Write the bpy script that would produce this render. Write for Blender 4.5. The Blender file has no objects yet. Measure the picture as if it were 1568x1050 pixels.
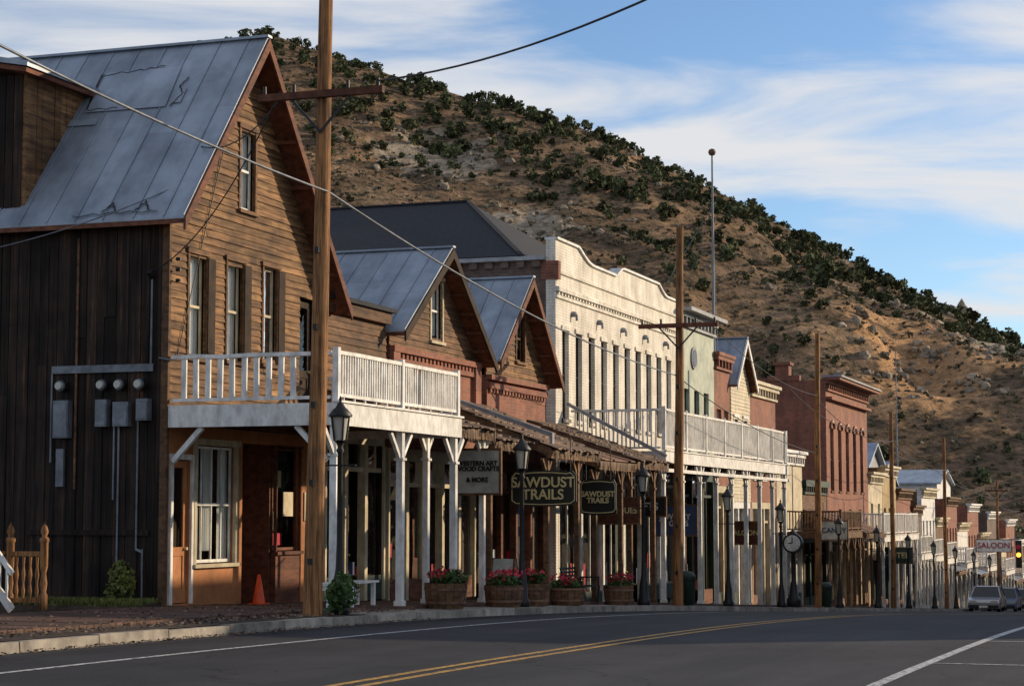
import bpy, bmesh, math, random
import numpy as np
from mathutils import Matrix, Vector, noise
random.seed(7); np.random.seed(7)
scene=bpy.context.scene
TH=math.radians(19.4)
BASE=Matrix.Translation((-6.35,36,0))@Matrix.Rotation(-TH,4,'Z')   # street frame: x=toward street, y=along street
CT,ST=math.cos(TH),math.sin(TH)
def W(e,s): return (-6.35+CT*e+ST*s, 36-ST*e+CT*s)
PR=[(-300,-1.0),(-60,-1.42),(-32,-1.53),(-15,-1.57),(-12,-1.62),(0,-1.82),(7,-2.03),(17,-2.4),(34,-3.2),(50,-3.92),(80,-5.27),(100,-6.15),(150,-8.4),(200,-10.5),(300,-14),(3000,-30)]
PX=[a for a,b in PR];PY=[b for a,b in PR]
def g(s): return float(np.mean(np.interp([s-5,s-2.5,s,s+2.5,s+5],PX,PY)))
# ---------------------------------------------------------------- materials
def newmat(name):
    m=bpy.data.materials.new(name); m.use_nodes=True
    nt=m.node_tree; nt.nodes.clear()
    o=nt.nodes.new('ShaderNodeOutputMaterial'); b=nt.nodes.new('ShaderNodeBsdfPrincipled')
    nt.links.new(b.outputs[0],o.inputs[0]); return m,nt,b,o
def N(nt,t,**k):
    n=nt.nodes.new(t)
    for a,v in k.items(): setattr(n,a,v)
    return n
def c4(c): return (c[0],c[1],c[2],1)
def ramp(nt,fac,stops):
    r=N(nt,'ShaderNodeValToRGB'); el=r.color_ramp.elements
    while len(el)<len(stops): el.new(0.5)
    for i,(p,c) in enumerate(stops): el[i].position=p; el[i].color=c4(c)
    nt.links.new(fac,r.inputs[0]); return r.outputs[0]
def mul(nt,a,b,t='MULTIPLY',fac=1.0):
    m=N(nt,'ShaderNodeMix',data_type='RGBA',blend_type=t)
    if isinstance(fac,float): m.inputs[0].default_value=fac
    else: nt.links.new(fac,m.inputs[0])
    for i,x in ((6,a),(7,b)):
        if isinstance(x,tuple): m.inputs[i].default_value=c4(x)
        else: nt.links.new(x,m.inputs[i])
    return m.outputs[2]
def noi(nt,vec,scale,detail=5,rough=.6):
    n=N(nt,'ShaderNodeTexNoise'); n.inputs['Scale'].default_value=scale; n.inputs['Detail'].default_value=detail
    n.inputs['Roughness'].default_value=rough; nt.links.new(vec,n.inputs['Vector']); return n.outputs['Fac']
def mapping(nt,src,sc):
    m=N(nt,'ShaderNodeMapping'); m.inputs['Scale'].default_value=sc; nt.links.new(src,m.inputs[0]); return m.outputs[0]
def rndmul(nt,col,rv):
    a=N(nt,'ShaderNodeAttribute',attribute_name='rnd'); mr=N(nt,'ShaderNodeMapRange')
    mr.inputs[3].default_value=1-rv; mr.inputs[4].default_value=1+rv; nt.links.new(a.outputs['Fac'],mr.inputs[0])
    return mul(nt,col,mr.outputs[0])
def mat(name,c1,c2=None,scale=3,st=(1,1,1),rough=.8,bump=.15,metal=0,rv=0.12,dirt=.35,spec=.3,c3=None):
    m,nt,b,o=newmat(name); tc=N(nt,'ShaderNodeTexCoord').outputs['Object']
    c2=c2 or tuple(x*.7 for x in c1)
    f=noi(nt,mapping(nt,tc,st),scale,4,.68)
    col=ramp(nt,f,[(.34,c2),(.60,c1)]+([(.72,c3)] if c3 else []))
    if dirt:
        d=noi(nt,tc,.9,3,.7)
        col=mul(nt,col,ramp(nt,d,[(.34,(1-dirt,1-dirt,1-dirt)),(.6,(1,1,1))]))
    if rv: col=rndmul(nt,col,rv)
    nt.links.new(col,b.inputs['Base Color'])
    b.inputs['Roughness'].default_value=rough; b.inputs['Metallic'].default_value=metal
    b.inputs['Specular IOR Level'].default_value=spec
    if bump:
        bp=N(nt,'ShaderNodeBump'); bp.inputs['Strength'].default_value=bump; bp.inputs['Distance'].default_value=.03
        nt.links.new(f,bp.inputs['Height']); nt.links.new(bp.outputs[0],b.inputs['Normal'])
    return m
def brick(name,c1,c2,mortar,dirt=.4,msize=.012,bw=.24,rh=.085):
    m,nt,b,o=newmat(name); tc=N(nt,'ShaderNodeTexCoord').outputs['Object']
    sx=N(nt,'ShaderNodeSeparateXYZ'); nt.links.new(tc,sx.inputs[0])
    ad=N(nt,'ShaderNodeMath',operation='ADD'); nt.links.new(sx.outputs[0],ad.inputs[0]); nt.links.new(sx.outputs[1],ad.inputs[1])
    cb=N(nt,'ShaderNodeCombineXYZ'); nt.links.new(ad.outputs[0],cb.inputs[0]); nt.links.new(sx.outputs[2],cb.inputs[1])
    br=N(nt,'ShaderNodeTexBrick'); nt.links.new(cb.outputs[0],br.inputs['Vector'])
    br.inputs['Color1'].default_value=c4(c1); br.inputs['Color2'].default_value=c4(c2); br.inputs['Mortar'].default_value=c4(mortar)
    br.inputs['Scale'].default_value=1; br.inputs['Brick Width'].default_value=bw; br.inputs['Row Height'].default_value=rh; br.inputs['Mortar Size'].default_value=msize
    d=noi(nt,tc,.8,4,.7); dd=ramp(nt,d,[(.34,(1-dirt,1-dirt,1-dirt)),(.62,(1,1,1))])
    d2=noi(nt,mapping(nt,tc,(1,1,.2)),3,3,.7); dd2=ramp(nt,d2,[(.35,(.75,.72,.7)),(.6,(1,1,1))])
    col=mul(nt,mul(nt,br.outputs[0],dd),dd2); nt.links.new(col,b.inputs['Base Color']); b.inputs['Roughness'].default_value=.85
    bp=N(nt,'ShaderNodeBump'); bp.inputs['Strength'].default_value=.4; bp.inputs['Distance'].default_value=.01; bp.invert=True
    nt.links.new(br.outputs['Fac'],bp.inputs['Height']); nt.links.new(bp.outputs[0],b.inputs['Normal'])
    return m
M={}
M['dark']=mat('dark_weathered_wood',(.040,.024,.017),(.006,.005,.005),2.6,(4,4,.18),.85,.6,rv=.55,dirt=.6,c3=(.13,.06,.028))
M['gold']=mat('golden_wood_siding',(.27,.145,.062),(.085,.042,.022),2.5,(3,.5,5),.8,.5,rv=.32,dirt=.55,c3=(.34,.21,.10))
M['wood']=mat('brown_wood',(.19,.10,.05),(.07,.038,.022),3,(2,.6,3),.8,.4,rv=.3)
M['redwood']=mat('red_brown_wood',(.19,.07,.038),(.08,.032,.02),3,(2,.6,3),.8,.3,rv=.25)
M['pole']=mat('utility_pole_wood',(.40,.19,.07),(.07,.032,.018),9,(3,3,.12),.8,1.0,rv=0,dirt=.55)
M['plank']=mat('boardwalk_planks',(.13,.07,.05),(.05,.03,.022),4,(.4,3,1),.8,.4,rv=.35)
M['roof']=mat('galvanised_roof',(.33,.38,.45),(.23,.27,.33),1.4,(1,.4,.4),.5,.1,metal=.25,rv=.13,dirt=.25,spec=.4)
M['rust']=mat('rusted_metal',(.25,.14,.09),(.10,.055,.04),3,(1,1,1),.75,.3,metal=.1,rv=.25)
M['shake']=mat('wood_shakes',(.25,.17,.12),(.09,.06,.045),5,(.6,3,.6),.85,.5,rv=.45,dirt=.5)
M['shingle']=mat('dark_shingles',(.030,.032,.042),(.012,.013,.018),9,(1,1,1),.85,.6,rv=.2)
M['shingle2']=brick('dark_shingle_courses',(.017,.020,.030),(.010,.012,.019),(.004,.004,.006),.4,.018,.3,.085)
M['white']=mat('white_paint',(.80,.79,.76),(.52,.50,.47),6,(1,1,.5),.55,.15,rv=.06,dirt=.24)
M['cream']=mat('cream_paint',(.60,.52,.36),(.44,.36,.23),5,(1,1,.5),.6,.1,rv=.06)
M['orange']=mat('orange_stucco',(.46,.19,.075),(.34,.135,.05),3,(1,1,1),.8,.15,rv=0,dirt=.25)
M['green']=mat('pale_green_paint',(.42,.46,.37),(.32,.35,.28),5,(1,1,.5),.6,.1)
M['dgreen']=mat('dark_green_paint',(.025,.05,.035),(.015,.03,.02),5,(1,1,.5),.55,.1)
M['signd']=mat('sign_board_dark',(.018,.022,.018),(.012,.014,.012),5,(1,1,.5),.5,.1,rv=0)
M['yellow']=mat('ochre_paint',(.42,.30,.12),(.30,.2,.08),5,(1,1,.5),.65,.1)
M['grey']=mat('grey_paint',(.33,.34,.36),(.24,.24,.26),4,(1,1,.5),.65,.1)
M['blue']=mat('blue_paint',(.05,.08,.18),(.03,.05,.12),4,(1,1,.5),.6,.1)
M['black']=mat('black_iron',(.014,.014,.016),(.008,.008,.01),6,(1,1,1),.5,.05,rv=0,spec=.35,dirt=0)
M['mgrey']=mat('meter_grey_steel',(.20,.22,.25),(.13,.14,.16),6,(1,1,1),.5,.05,metal=.3,rv=.1)
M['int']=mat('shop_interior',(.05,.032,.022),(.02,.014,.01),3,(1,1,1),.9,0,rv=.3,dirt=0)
M['curtain']=mat('curtain_cloth',(.78,.77,.74),(.60,.59,.57),3,(6,6,.3),.9,.2,rv=.1,dirt=0)
M['brickR']=brick('red_brick',(.38,.11,.055),(.26,.07,.04),(.22,.16,.12))
M['brickD']=brick('weathered_brick',(.17,.105,.08),(.11,.07,.055),(.15,.12,.10))
M['brickW']=brick('white_painted_brick',(.82,.78,.69),(.76,.72,.63),(.56,.52,.44),dirt=.26,msize=.008)
M['red']=mat('red_petals',(.55,.03,.05),(.40,.02,.06),8,rough=.6,bump=0,rv=.35,dirt=0)
M['leaf']=mat('green_leaves',(.07,.12,.03),(.035,.07,.018),8,rough=.6,bump=0,rv=.4,dirt=0)
M['leafy']=mat('yellow_green_leaves',(.14,.15,.035),(.06,.08,.02),4,rough=.6,bump=0,rv=.4,dirt=0)
M['shrub']=mat('juniper_foliage',(.095,.105,.05),(.05,.058,.03),.6,rough=.9,bump=0,rv=.55,dirt=0,spec=.1)
M['sage']=mat('sagebrush_foliage',(.17,.15,.10),(.10,.09,.06),.6,rough=.9,bump=0,rv=.5,dirt=0,spec=.1)
M['rock']=mat('pale_rock',(.36,.29,.21),(.17,.13,.10),.5,(1,1,1),.9,.8,rv=.25)
M['bark']=mat('tree_bark',(.12,.09,.07),(.05,.04,.03),5,(2,2,.5),.9,.5)
M['cone']=mat('orange_plastic',(.75,.09,.02),(.65,.07,.02),5,rough=.45,bump=0,rv=0,dirt=.1)
M['tire']=mat('tire_rubber',(.02,.02,.02),(.015,.015,.015),5,rough=.8,bump=0,rv=0,dirt=0)
M['carblue']=mat('car_paint_blue',(.10,.14,.22),(.08,.12,.2),5,rough=.25,bump=0,rv=0,dirt=.05,spec=.6)
M['carsilver']=mat('car_paint_silver',(.4,.4,.42),(.36,.36,.38),5,rough=.25,bump=0,rv=0,dirt=.05,metal=.5,spec=.6)
M['carred']=mat('car_paint_dark',(.05,.02,.02),(.04,.02,.02),5,rough=.25,bump=0,rv=0,dirt=.05,spec=.6)
M['concrete']=mat('concrete',(.36,.32,.27),(.20,.175,.15),3,(1,1,1),.85,.3,rv=.2,dirt=.45)
M['signw']=mat('sign_board_pale',(.48,.49,.44),(.36,.37,.33),4,rv=.05)
M['gilt']=mat('gilt_lettering',(.62,.50,.25),(.5,.4,.2),6,rv=0,bump=0,rough=.5,dirt=0)
M['soil']=mat('soil',(.075,.05,.035),(.03,.02,.015),6)
# glass
m,nt,b,o=newmat('window_glass'); nt.nodes.remove(b)
tr=N(nt,'ShaderNodeBsdfTransparent'); tr.inputs[0].default_value=(.85,.88,.88,1)
gl=N(nt,'ShaderNodeBsdfGlossy'); gl.inputs['Roughness'].default_value=.04; gl.inputs[0].default_value=(.9,.95,1,1)
lw=N(nt,'ShaderNodeLayerWeight'); lw.inputs[0].default_value=.22
mx=N(nt,'ShaderNodeMixShader'); nt.links.new(lw.outputs['Fresnel'],mx.inputs[0]); nt.links.new(tr.outputs[0],mx.inputs[1]); nt.links.new(gl.outputs[0],mx.inputs[2]); nt.links.new(mx.outputs[0],o.inputs[0])
tcg=N(nt,'ShaderNodeTexCoord').outputs['Object']; bp=N(nt,'ShaderNodeBump'); bp.inputs['Strength'].default_value=.12; bp.inputs['Distance'].default_value=.05
nt.links.new(noi(nt,tcg,2.5,1),bp.inputs['Height']); nt.links.new(bp.outputs[0],gl.inputs['Normal'])
M['glass']=m
def glow(name,c,s):
    m,nt,b,o=newmat(name); b.inputs['Base Color'].default_value=c4(c); b.inputs['Emission Color'].default_value=c4(c); b.inputs['Emission Strength'].default_value=s; return m
M['amber']=glow('amber_signal_lens',(1,.45,.05),3)
m,nt,b,o=newmat('lamp_glass'); b.inputs['Base Color'].default_value=(.42,.42,.38,1); b.inputs['Roughness'].default_value=.25; M['lampglass']=m
m,nt,b,o=newmat('car_glass'); b.inputs['Base Color'].default_value=(.02,.025,.03,1); b.inputs['Roughness'].default_value=.05; M['carglass']=m
# asphalt
m,nt,b,o=newmat('asphalt'); tc=N(nt,'ShaderNodeTexCoord').outputs['Object']
f1=noi(nt,tc,60,2,.7); f2=noi(nt,mapping(nt,tc,(1,.08,1)),1.1,4,.6); f3=noi(nt,tc,.35,3,.6)
col=ramp(nt,f1,[(.3,(.014,.015,.018)),(.7,(.042,.042,.047))])
col=mul(nt,col,ramp(nt,f2,[(.35,(.62,.62,.65)),(.62,(1.2,1.18,1.15))])); col=mul(nt,col,ramp(nt,f3,[(.35,(.75,.75,.75)),(.6,(1.15,1.15,1.15))]))
vo=N(nt,'ShaderNodeTexVoronoi',feature='DISTANCE_TO_EDGE'); vo.inputs['Scale'].default_value=.22
dv=N(nt,'ShaderNodeVectorMath',operation='ADD'); nn=N(nt,'ShaderNodeTexNoise'); nn.inputs['Scale'].default_value=1.3; nt.links.new(tc,nn.inputs[0])
nt.links.new(tc,dv.inputs[0]); nt.links.new(nn.outputs['Color'],dv.inputs[1]); nt.links.new(dv.outputs[0],vo.inputs['Vector'])
col=mul(nt,col,ramp(nt,vo.outputs[0],[(.0,(.3,.3,.3)),(.008,(1,1,1))]))
nt.links.new(col,b.inputs['Base Color']); b.inputs['Roughness'].default_value=.8; b.inputs['Specular IOR Level'].default_value=.22
bp=N(nt,'ShaderNodeBump'); bp.inputs['Strength'].default_value=.4; bp.inputs['Distance'].default_value=.01; nt.links.new(f1,bp.inputs['Height']); nt.links.new(bp.outputs[0],b.inputs['Normal'])
M['asphalt']=m
def paintmat(name,c):
    m,nt,b,o=newmat(name); tc=N(nt,'ShaderNodeTexCoord').outputs['Object']
    f=noi(nt,tc,14,4,.75); col=ramp(nt,f,[(.40,(.04,.04,.04)),(.52,c)]); nt.links.new(col,b.inputs['Base Color']); b.inputs['Roughness'].default_value=.7; return m
M['yline']=paintmat('yellow_road_paint',(.46,.25,.03)); M['wline']=paintmat('white_road_paint',(.50,.50,.50))
# terrain
m,nt,b,o=newmat('hillside_dirt'); tc=N(nt,'ShaderNodeTexCoord').outputs['Object']
f=noi(nt,tc,.03,6,.72); f2=noi(nt,tc,.42,5,.8); f3=noi(nt,mapping(nt,tc,(1.3,.5,2.2)),.06,6,.72)
col=ramp(nt,f,[(.34,(.125,.090,.062)),(.5,(.20,.135,.092)),(.66,(.30,.21,.145))])
col=mul(nt,col,ramp(nt,f3,[(.38,(.58,.60,.58)),(.52,(1,1,1)),(.66,(1.55,1.45,1.3))]))
col=mul(nt,col,ramp(nt,f2,[(.40,(.50,.54,.48)),(.54,(1.12,1.08,1.02))]))
vo=N(nt,'ShaderNodeTexVoronoi'); vo.inputs['Scale'].default_value=.5; nt.links.new(tc,vo.inputs['Vector'])
sp=ramp(nt,vo.outputs['Distance'],[(.2,(.40,.45,.34)),(.42,(1,1,1))]); col=mul(nt,col,sp,fac=.8)
wn=noi(nt,tc,.07,5,.7)
def patch(center,rad,colr,colin):
    mp=N(nt,'ShaderNodeMapping'); mp.vector_type='POINT'
    mp.inputs['Location'].default_value=(-center[0]/rad[0],-center[1]/rad[1],-center[2]/rad[2]); mp.inputs['Scale'].default_value=(1/rad[0],1/rad[1],1/rad[2])
    nt.links.new(tc,mp.inputs[0]); ln=N(nt,'ShaderNodeVectorMath',operation='LENGTH'); nt.links.new(mp.outputs[0],ln.inputs[0])
    a=N(nt,'ShaderNodeMath',operation='MULTIPLY_ADD'); nt.links.new(wn,a.inputs[0]); a.inputs[1].default_value=3.2; a.inputs[2].default_value=-1.6
    s=N(nt,'ShaderNodeMath',operation='ADD'); nt.links.new(ln.outputs['Value'],s.inputs[0]); nt.links.new(a.outputs[0],s.inputs[1])
    fac=N(nt,'ShaderNodeMapRange'); fac.inputs[1].default_value=.7; fac.inputs[2].default_value=1.0; fac.inputs[3].default_value=.95; fac.inputs[4].default_value=0
    nt.links.new(s.outputs[0],fac.inputs[0]); c=ramp(nt,f2,[(.36,tuple(x*.38 for x in colr)),(.58,colr)])
    return mul(nt,colin,c,'MIX',fac.outputs[0])
col=patch((73,345,33),(15,34,40),(.62,.36,.18),col)
col=patch((101,410,40),(20,34,40),(.58,.49,.38),col)
col=patch((-18,440,80),(13,22,30),(.48,.39,.29),col)
col=patch((1,385,58),(10,20,30),(.52,.43,.32),col)
nt.links.new(col,b.inputs['Base Color']); b.inputs['Roughness'].default_value=.95; b.inputs['Specular IOR Level'].default_value=.1
bp=N(nt,'ShaderNodeBump'); bp.inputs['Strength'].default_value=1.0; bp.inputs['Distance'].default_value=1.6; nt.links.new(f2,bp.inputs['Height']); nt.links.new(bp.outputs[0],b.inputs['Normal'])
M['hill']=m
# ---------------------------------------------------------------- mesh builder
class MB:
    def __init__(s): s.v=[];s.f=[];s.m=[];s.r=[];s.sm=[];s.mats=[]
    def mi(s,k):
        if k not in s.mats: s.mats.append(k)
        return s.mats.index(k)
    def add(s,vs,fs,k,r=None,smooth=False):
        b=len(s.v); s.v+=[tuple(p) for p in vs]; i=s.mi(k)
        if r is None: r=random.random()
        for f in fs: s.f.append([b+j for j in f]); s.m.append(i); s.r.append(r); s.sm.append(smooth)
    def box(s,x0,x1,y0,y1,z0,z1,k,r=None):
        s.add([(x0,y0,z0),(x1,y0,z0),(x1,y1,z0),(x0,y1,z0),(x0,y0,z1),(x1,y0,z1),(x1,y1,z1),(x0,y1,z1)],
              [(0,3,2,1),(4,5,6,7),(0,1,5,4),(1,2,6,5),(2,3,7,6),(3,0,4,7)],k,r)
    def quad(s,a,b,c,d,k,r=None): s.add([a,b,c,d],[(0,1,2,3)],k,r)
    def prism(s,pts,x0,x1,k,r=None):      # polygon in (y,z) extruded along x
        n=len(pts); vs=[(x0,p[0],p[1]) for p in pts]+[(x1,p[0],p[1]) for p in pts]
        s.add(vs,[tuple(range(n))[::-1],tuple(range(n,2*n))]+[(i,(i+1)%n,n+(i+1)%n,n+i) for i in range(n)],k,r)
    def prismy(s,pts,y0,y1,k,r=None):     # polygon in (x,z) extruded along y
        n=len(pts); vs=[(p[0],y0,p[1]) for p in pts]+[(p[0],y1,p[1]) for p in pts]
        s.add(vs,[tuple(range(n)),tuple(range(n,2*n))[::-1]]+[(i,n+i,n+(i+1)%n,(i+1)%n) for i in range(n)],k,r)
    def beam(s,p,q,w,h,k,r=None,up=(0,0,1)):
        p=Vector(p);q=Vector(q);d=(q-p).normalized();u=Vector(up)
        if abs(d.dot(u))>.98: u=Vector((1,0,0))
        a=d.cross(u).normalized()*w/2; c=a.cross(d).normalized()*h/2
        vs=[p-a-c,p+a-c,p+a+c,p-a+c,q-a-c,q+a-c,q+a+c,q-a+c]
        s.add(vs,[(0,3,2,1),(4,5,6,7),(0,1,5,4),(1,2,6,5),(2,3,7,6),(3,0,4,7)],k,r)
    def cyl(s,p,q,r0,r1,k,n=10,r=None):
        p=Vector(p);q=Vector(q);d=(q-p).normalized();u=Vector((0,0,1)) if abs(d.z)<.95 else Vector((1,0,0))
        a=d.cross(u).normalized();c=a.cross(d)
        vs=[];
        for i in range(n):
            t=2*math.pi*i/n; vs.append(p+(a*math.cos(t)+c*math.sin(t))*r0)
        for i in range(n):
            t=2*math.pi*i/n; vs.append(q+(a*math.cos(t)+c*math.sin(t))*r1)
        r=random.random() if r is None else r
        s.add(vs,[(i,(i+1)%n,n+(i+1)%n,n+i) for i in range(n)],k,r,True)
        s.add(vs[:n],[tuple(range(n))[::-1]],k,r); s.add(vs[n:],[tuple(range(n))],k,r)
    def lathe(s,c,prof,k,n=12,r=None):
        vs=[];fs=[]
        for (rr,z) in prof:
            for i in range(n):
                t=2*math.pi*(i+.5)/n; vs.append((c[0]+rr*math.cos(t),c[1]+rr*math.sin(t),c[2]+z))
        for j in range(len(prof)-1):
            for i in range(n): fs.append((j*n+i,j*n+(i+1)%n,(j+1)*n+(i+1)%n,(j+1)*n+i))
        s.add(vs,fs,k,r,True)
    def build(s,name,parent=None,mw=BASE,fix=True):
        me=bpy.data.meshes.new(name); me.from_pydata(s.v,[],s.f)
        for k in s.mats: me.materials.append(M[k])
        me.polygons.foreach_set('material_index',s.m); me.polygons.foreach_set('use_smooth',s.sm)
        a=me.attributes.new('rnd','FLOAT','FACE'); a.data.foreach_set('value',s.r)
        if fix:
            bm=bmesh.new(); bm.from_mesh(me); bmesh.ops.recalc_face_normals(bm,faces=bm.faces); bm.to_mesh(me); bm.free()
        ob=bpy.data.objects.new(name,me); scene.collection.objects.link(ob)
        if parent is None: ob.matrix_world=mw
        else: ob.parent=parent
        return ob
class Group:
    def __init__(s,name): s.name=name; s.p={}; s.emp=bpy.data.objects.new(name,None); scene.collection.objects.link(s.emp); s.emp.matrix_world=BASE; s.emp.empty_display_size=.3
    def __getitem__(s,k):
        if k not in s.p: s.p[k]=MB()
        return s.p[k]
    def done(s):
        for k,mb in s.p.items():
            if mb.f: mb.build(k,s.emp)
        return s.emp
    def text(s,txt,e,sy,z,size,k,rot=(math.pi/2,0,0),ext=.006):
        cu=bpy.data.curves.new('lettering','FONT'); cu.body=txt; cu.size=size; cu.extrude=ext; cu.align_x='CENTER'; cu.align_y='CENTER'; cu.space_line=.85; cu.offset=.006
        cu.materials.append(M[k]); ob=bpy.data.objects.new('lettering',cu); scene.collection.objects.link(ob); ob.parent=s.emp; ob.location=(e,sy,z); ob.rotation_euler=rot; return ob
# ---------------------------------------------------------------- building helpers
def wall(mb,e0,e1,s0,s1,z0,z1,ops,k):
    S=sorted(set([s0,s1]+[min(max(x,s0),s1) for o in ops for x in o[:2]])); Z=sorted(set([z0,z1]+[min(max(x,z0),z1) for o in ops for x in o[2:4]]))
    for i in range(len(S)-1):
        run=None
        for j in range(len(Z)-1):
            cs,cz=(S[i]+S[i+1])/2,(Z[j]+Z[j+1])/2
            hole=any(o[0]<cs<o[1] and o[2]<cz<o[3] for o in ops)
            if not hole:
                run=(run[0],Z[j+1]) if run else (Z[j],Z[j+1])
            if (hole or j==len(Z)-2) and run: mb.box(e0,e1,S[i],S[i+1],run[0],run[1],k,.5); run=None
def siding(mb,e,rng,z0,z1,pitch,ops,k):
    z=z0
    while z<z1:
        zm=z+pitch/2; a,b=rng(zm); t=min(pitch+.02,z1-z+.02)
        if b-a>.05:
            segs=[(a,b)]
            for o in ops:
                if o[2]<zm<o[3]:
                    ns=[]
                    for x,y in segs:
                        if o[1]<=x or o[0]>=y: ns.append((x,y)); continue
                        if o[0]>x: ns.append((x,o[0]))
                        if o[1]<y: ns.append((o[1],y))
                    segs=ns
            for x,y in segs:
                cuts=[x]; c=x+random.uniform(1.2,4)
                while c<y-.5: cuts.append(c); c+=random.uniform(1.5,4.5)
                cuts.append(y)
                for i in range(len(cuts)-1):
                    j=random.uniform(-.004,.012); y0,y1=cuts[i],cuts[i+1]-.004; dz=random.uniform(-.009,.009)
                    mb.prismy([(e-.03,z+dz),(e+.03+j,z+dz),(e+.008,z+t),(e-.03,z+t)],y0,y1,k)
        z+=pitch
def vboards(mb,s,e0,e1,z0,ztop,w,k,dirn=-1):
    e=e0
    while e<e1-.02:
        ww=min(w*random.uniform(.7,1.25),e1-e); j=random.uniform(0,.025)
        zt=ztop(e+ww/2); zm=random.choice([None,random.uniform(.5,4)])
        if zm is None: mb.box(e,e+ww-.014,s+(dirn*(.03+j)),s-dirn*.03,z0,zt,k)
        else: mb.box(e,e+ww-.014,s+(dirn*(.03+j)),s-dirn*.03,z0,zm,k); mb.box(e,e+ww-.014,s+(dirn*(.03+random.uniform(0,.025))),s-dirn*.03,zm+.006,zt,k)
        e+=ww
def window(G,s0,s1,z0,z1,e,k='white',nx=1,nz=2,cas=.09,curtain=None,sash=None):
    F=G['window_frames']; sash=sash or k
    if cas:
        F.box(e-.02,e+.05,s0-cas,s0,z0-.02,z1+.02,k); F.box(e-.02,e+.05,s1,s1+cas,z0-.02,z1+.02,k)
        F.box(e-.02,e+.075,s0-cas-.04,s1+cas+.04,z1+.02,z1+.02+cas*1.3,k); F.box(e-.06,e+.10,s0-cas-.03,s1+cas+.03,z0-.09,z0-.02,k)
    a,b=e-.11,e-.07; t=.045
    F.box(a,b,s0,s0+t,z0,z1,sash); F.box(a,b,s1-t,s1,z0,z1,sash); F.box(a,b,s0+t,s1-t,z0,z0+t*1.3,sash); F.box(a,b,s0+t,s1-t,z1-t,z1,sash)
    for i in range(1,nz): z=z0+(z1-z0)*i/nz; F.box(a,b+.01,s0+t,s1-t,z-.025,z+.025,sash)
    for i in range(1,nx): y=s0+(s1-s0)*i/nx; F.box(a+.004,b,y-.014,y+.014,z0+t*1.3,z1-t,sash)
    G['glass_panes'].quad((a+.015,s0+t,z0+t),(a+.015,s1-t,z0+t),(a+.015,s1-t,z1-t),(a+.015,s0+t,z1-t),'glass')
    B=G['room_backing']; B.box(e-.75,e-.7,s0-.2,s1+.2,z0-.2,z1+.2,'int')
    if curtain:
        w=(s1-s0)
        for (x,y,zz) in curtain:
            n=8
            for i in range(n):
                ya=s0+w*(x+(y-x)*i/n); yb=s0+w*(x+(y-x)*(i+1)/n); o1=.03*(i%2); o2=.03*((i+1)%2)
                G['curtains'].quad((a-.05-o1,ya,z0+(z1-z0)*zz),(a-.05-o2,yb,z0+(z1-z0)*zz),(a-.05-o2,yb,z1),(a-.05-o1,ya,z1),'curtain')
def door(G,s0,s1,z0,z1,e,k,glass=True):
    D=G['doors']; a,b=e-.12,e-.07; w=.13
    D.box(a,b,s0,s0+w,z0,z1,k,.5);D.box(a,b,s1-w,s1,z0,z1,k,.5);D.box(a,b,s0+w,s1-w,z1-w,z1,k,.5);D.box(a,b,s0+w,s1-w,z0,z0+.25,k,.5)
    zm=z0+.95; D.box(a,b,s0+w,s1-w,zm-.08,zm+.08,k,.5); D.box(a+.01,b-.02,s0+w,s1-w,z0+.25,zm-.08,k,.4)
    if glass: G['glass_panes'].quad((a+.02,s0+w,zm+.08),(a+.02,s1-w,zm+.08),(a+.02,s1-w,z1-w),(a+.02,s0+w,z1-w),'glass')
    D.cyl((b,s1-.07,z0+1),(b+.06,s1-.07,z0+1),.03,.03,'gilt',8)
    G['room_backing'].box(e-.9,e-.85,s0-.2,s1+.2,z0,z1+.1,'int')
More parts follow.
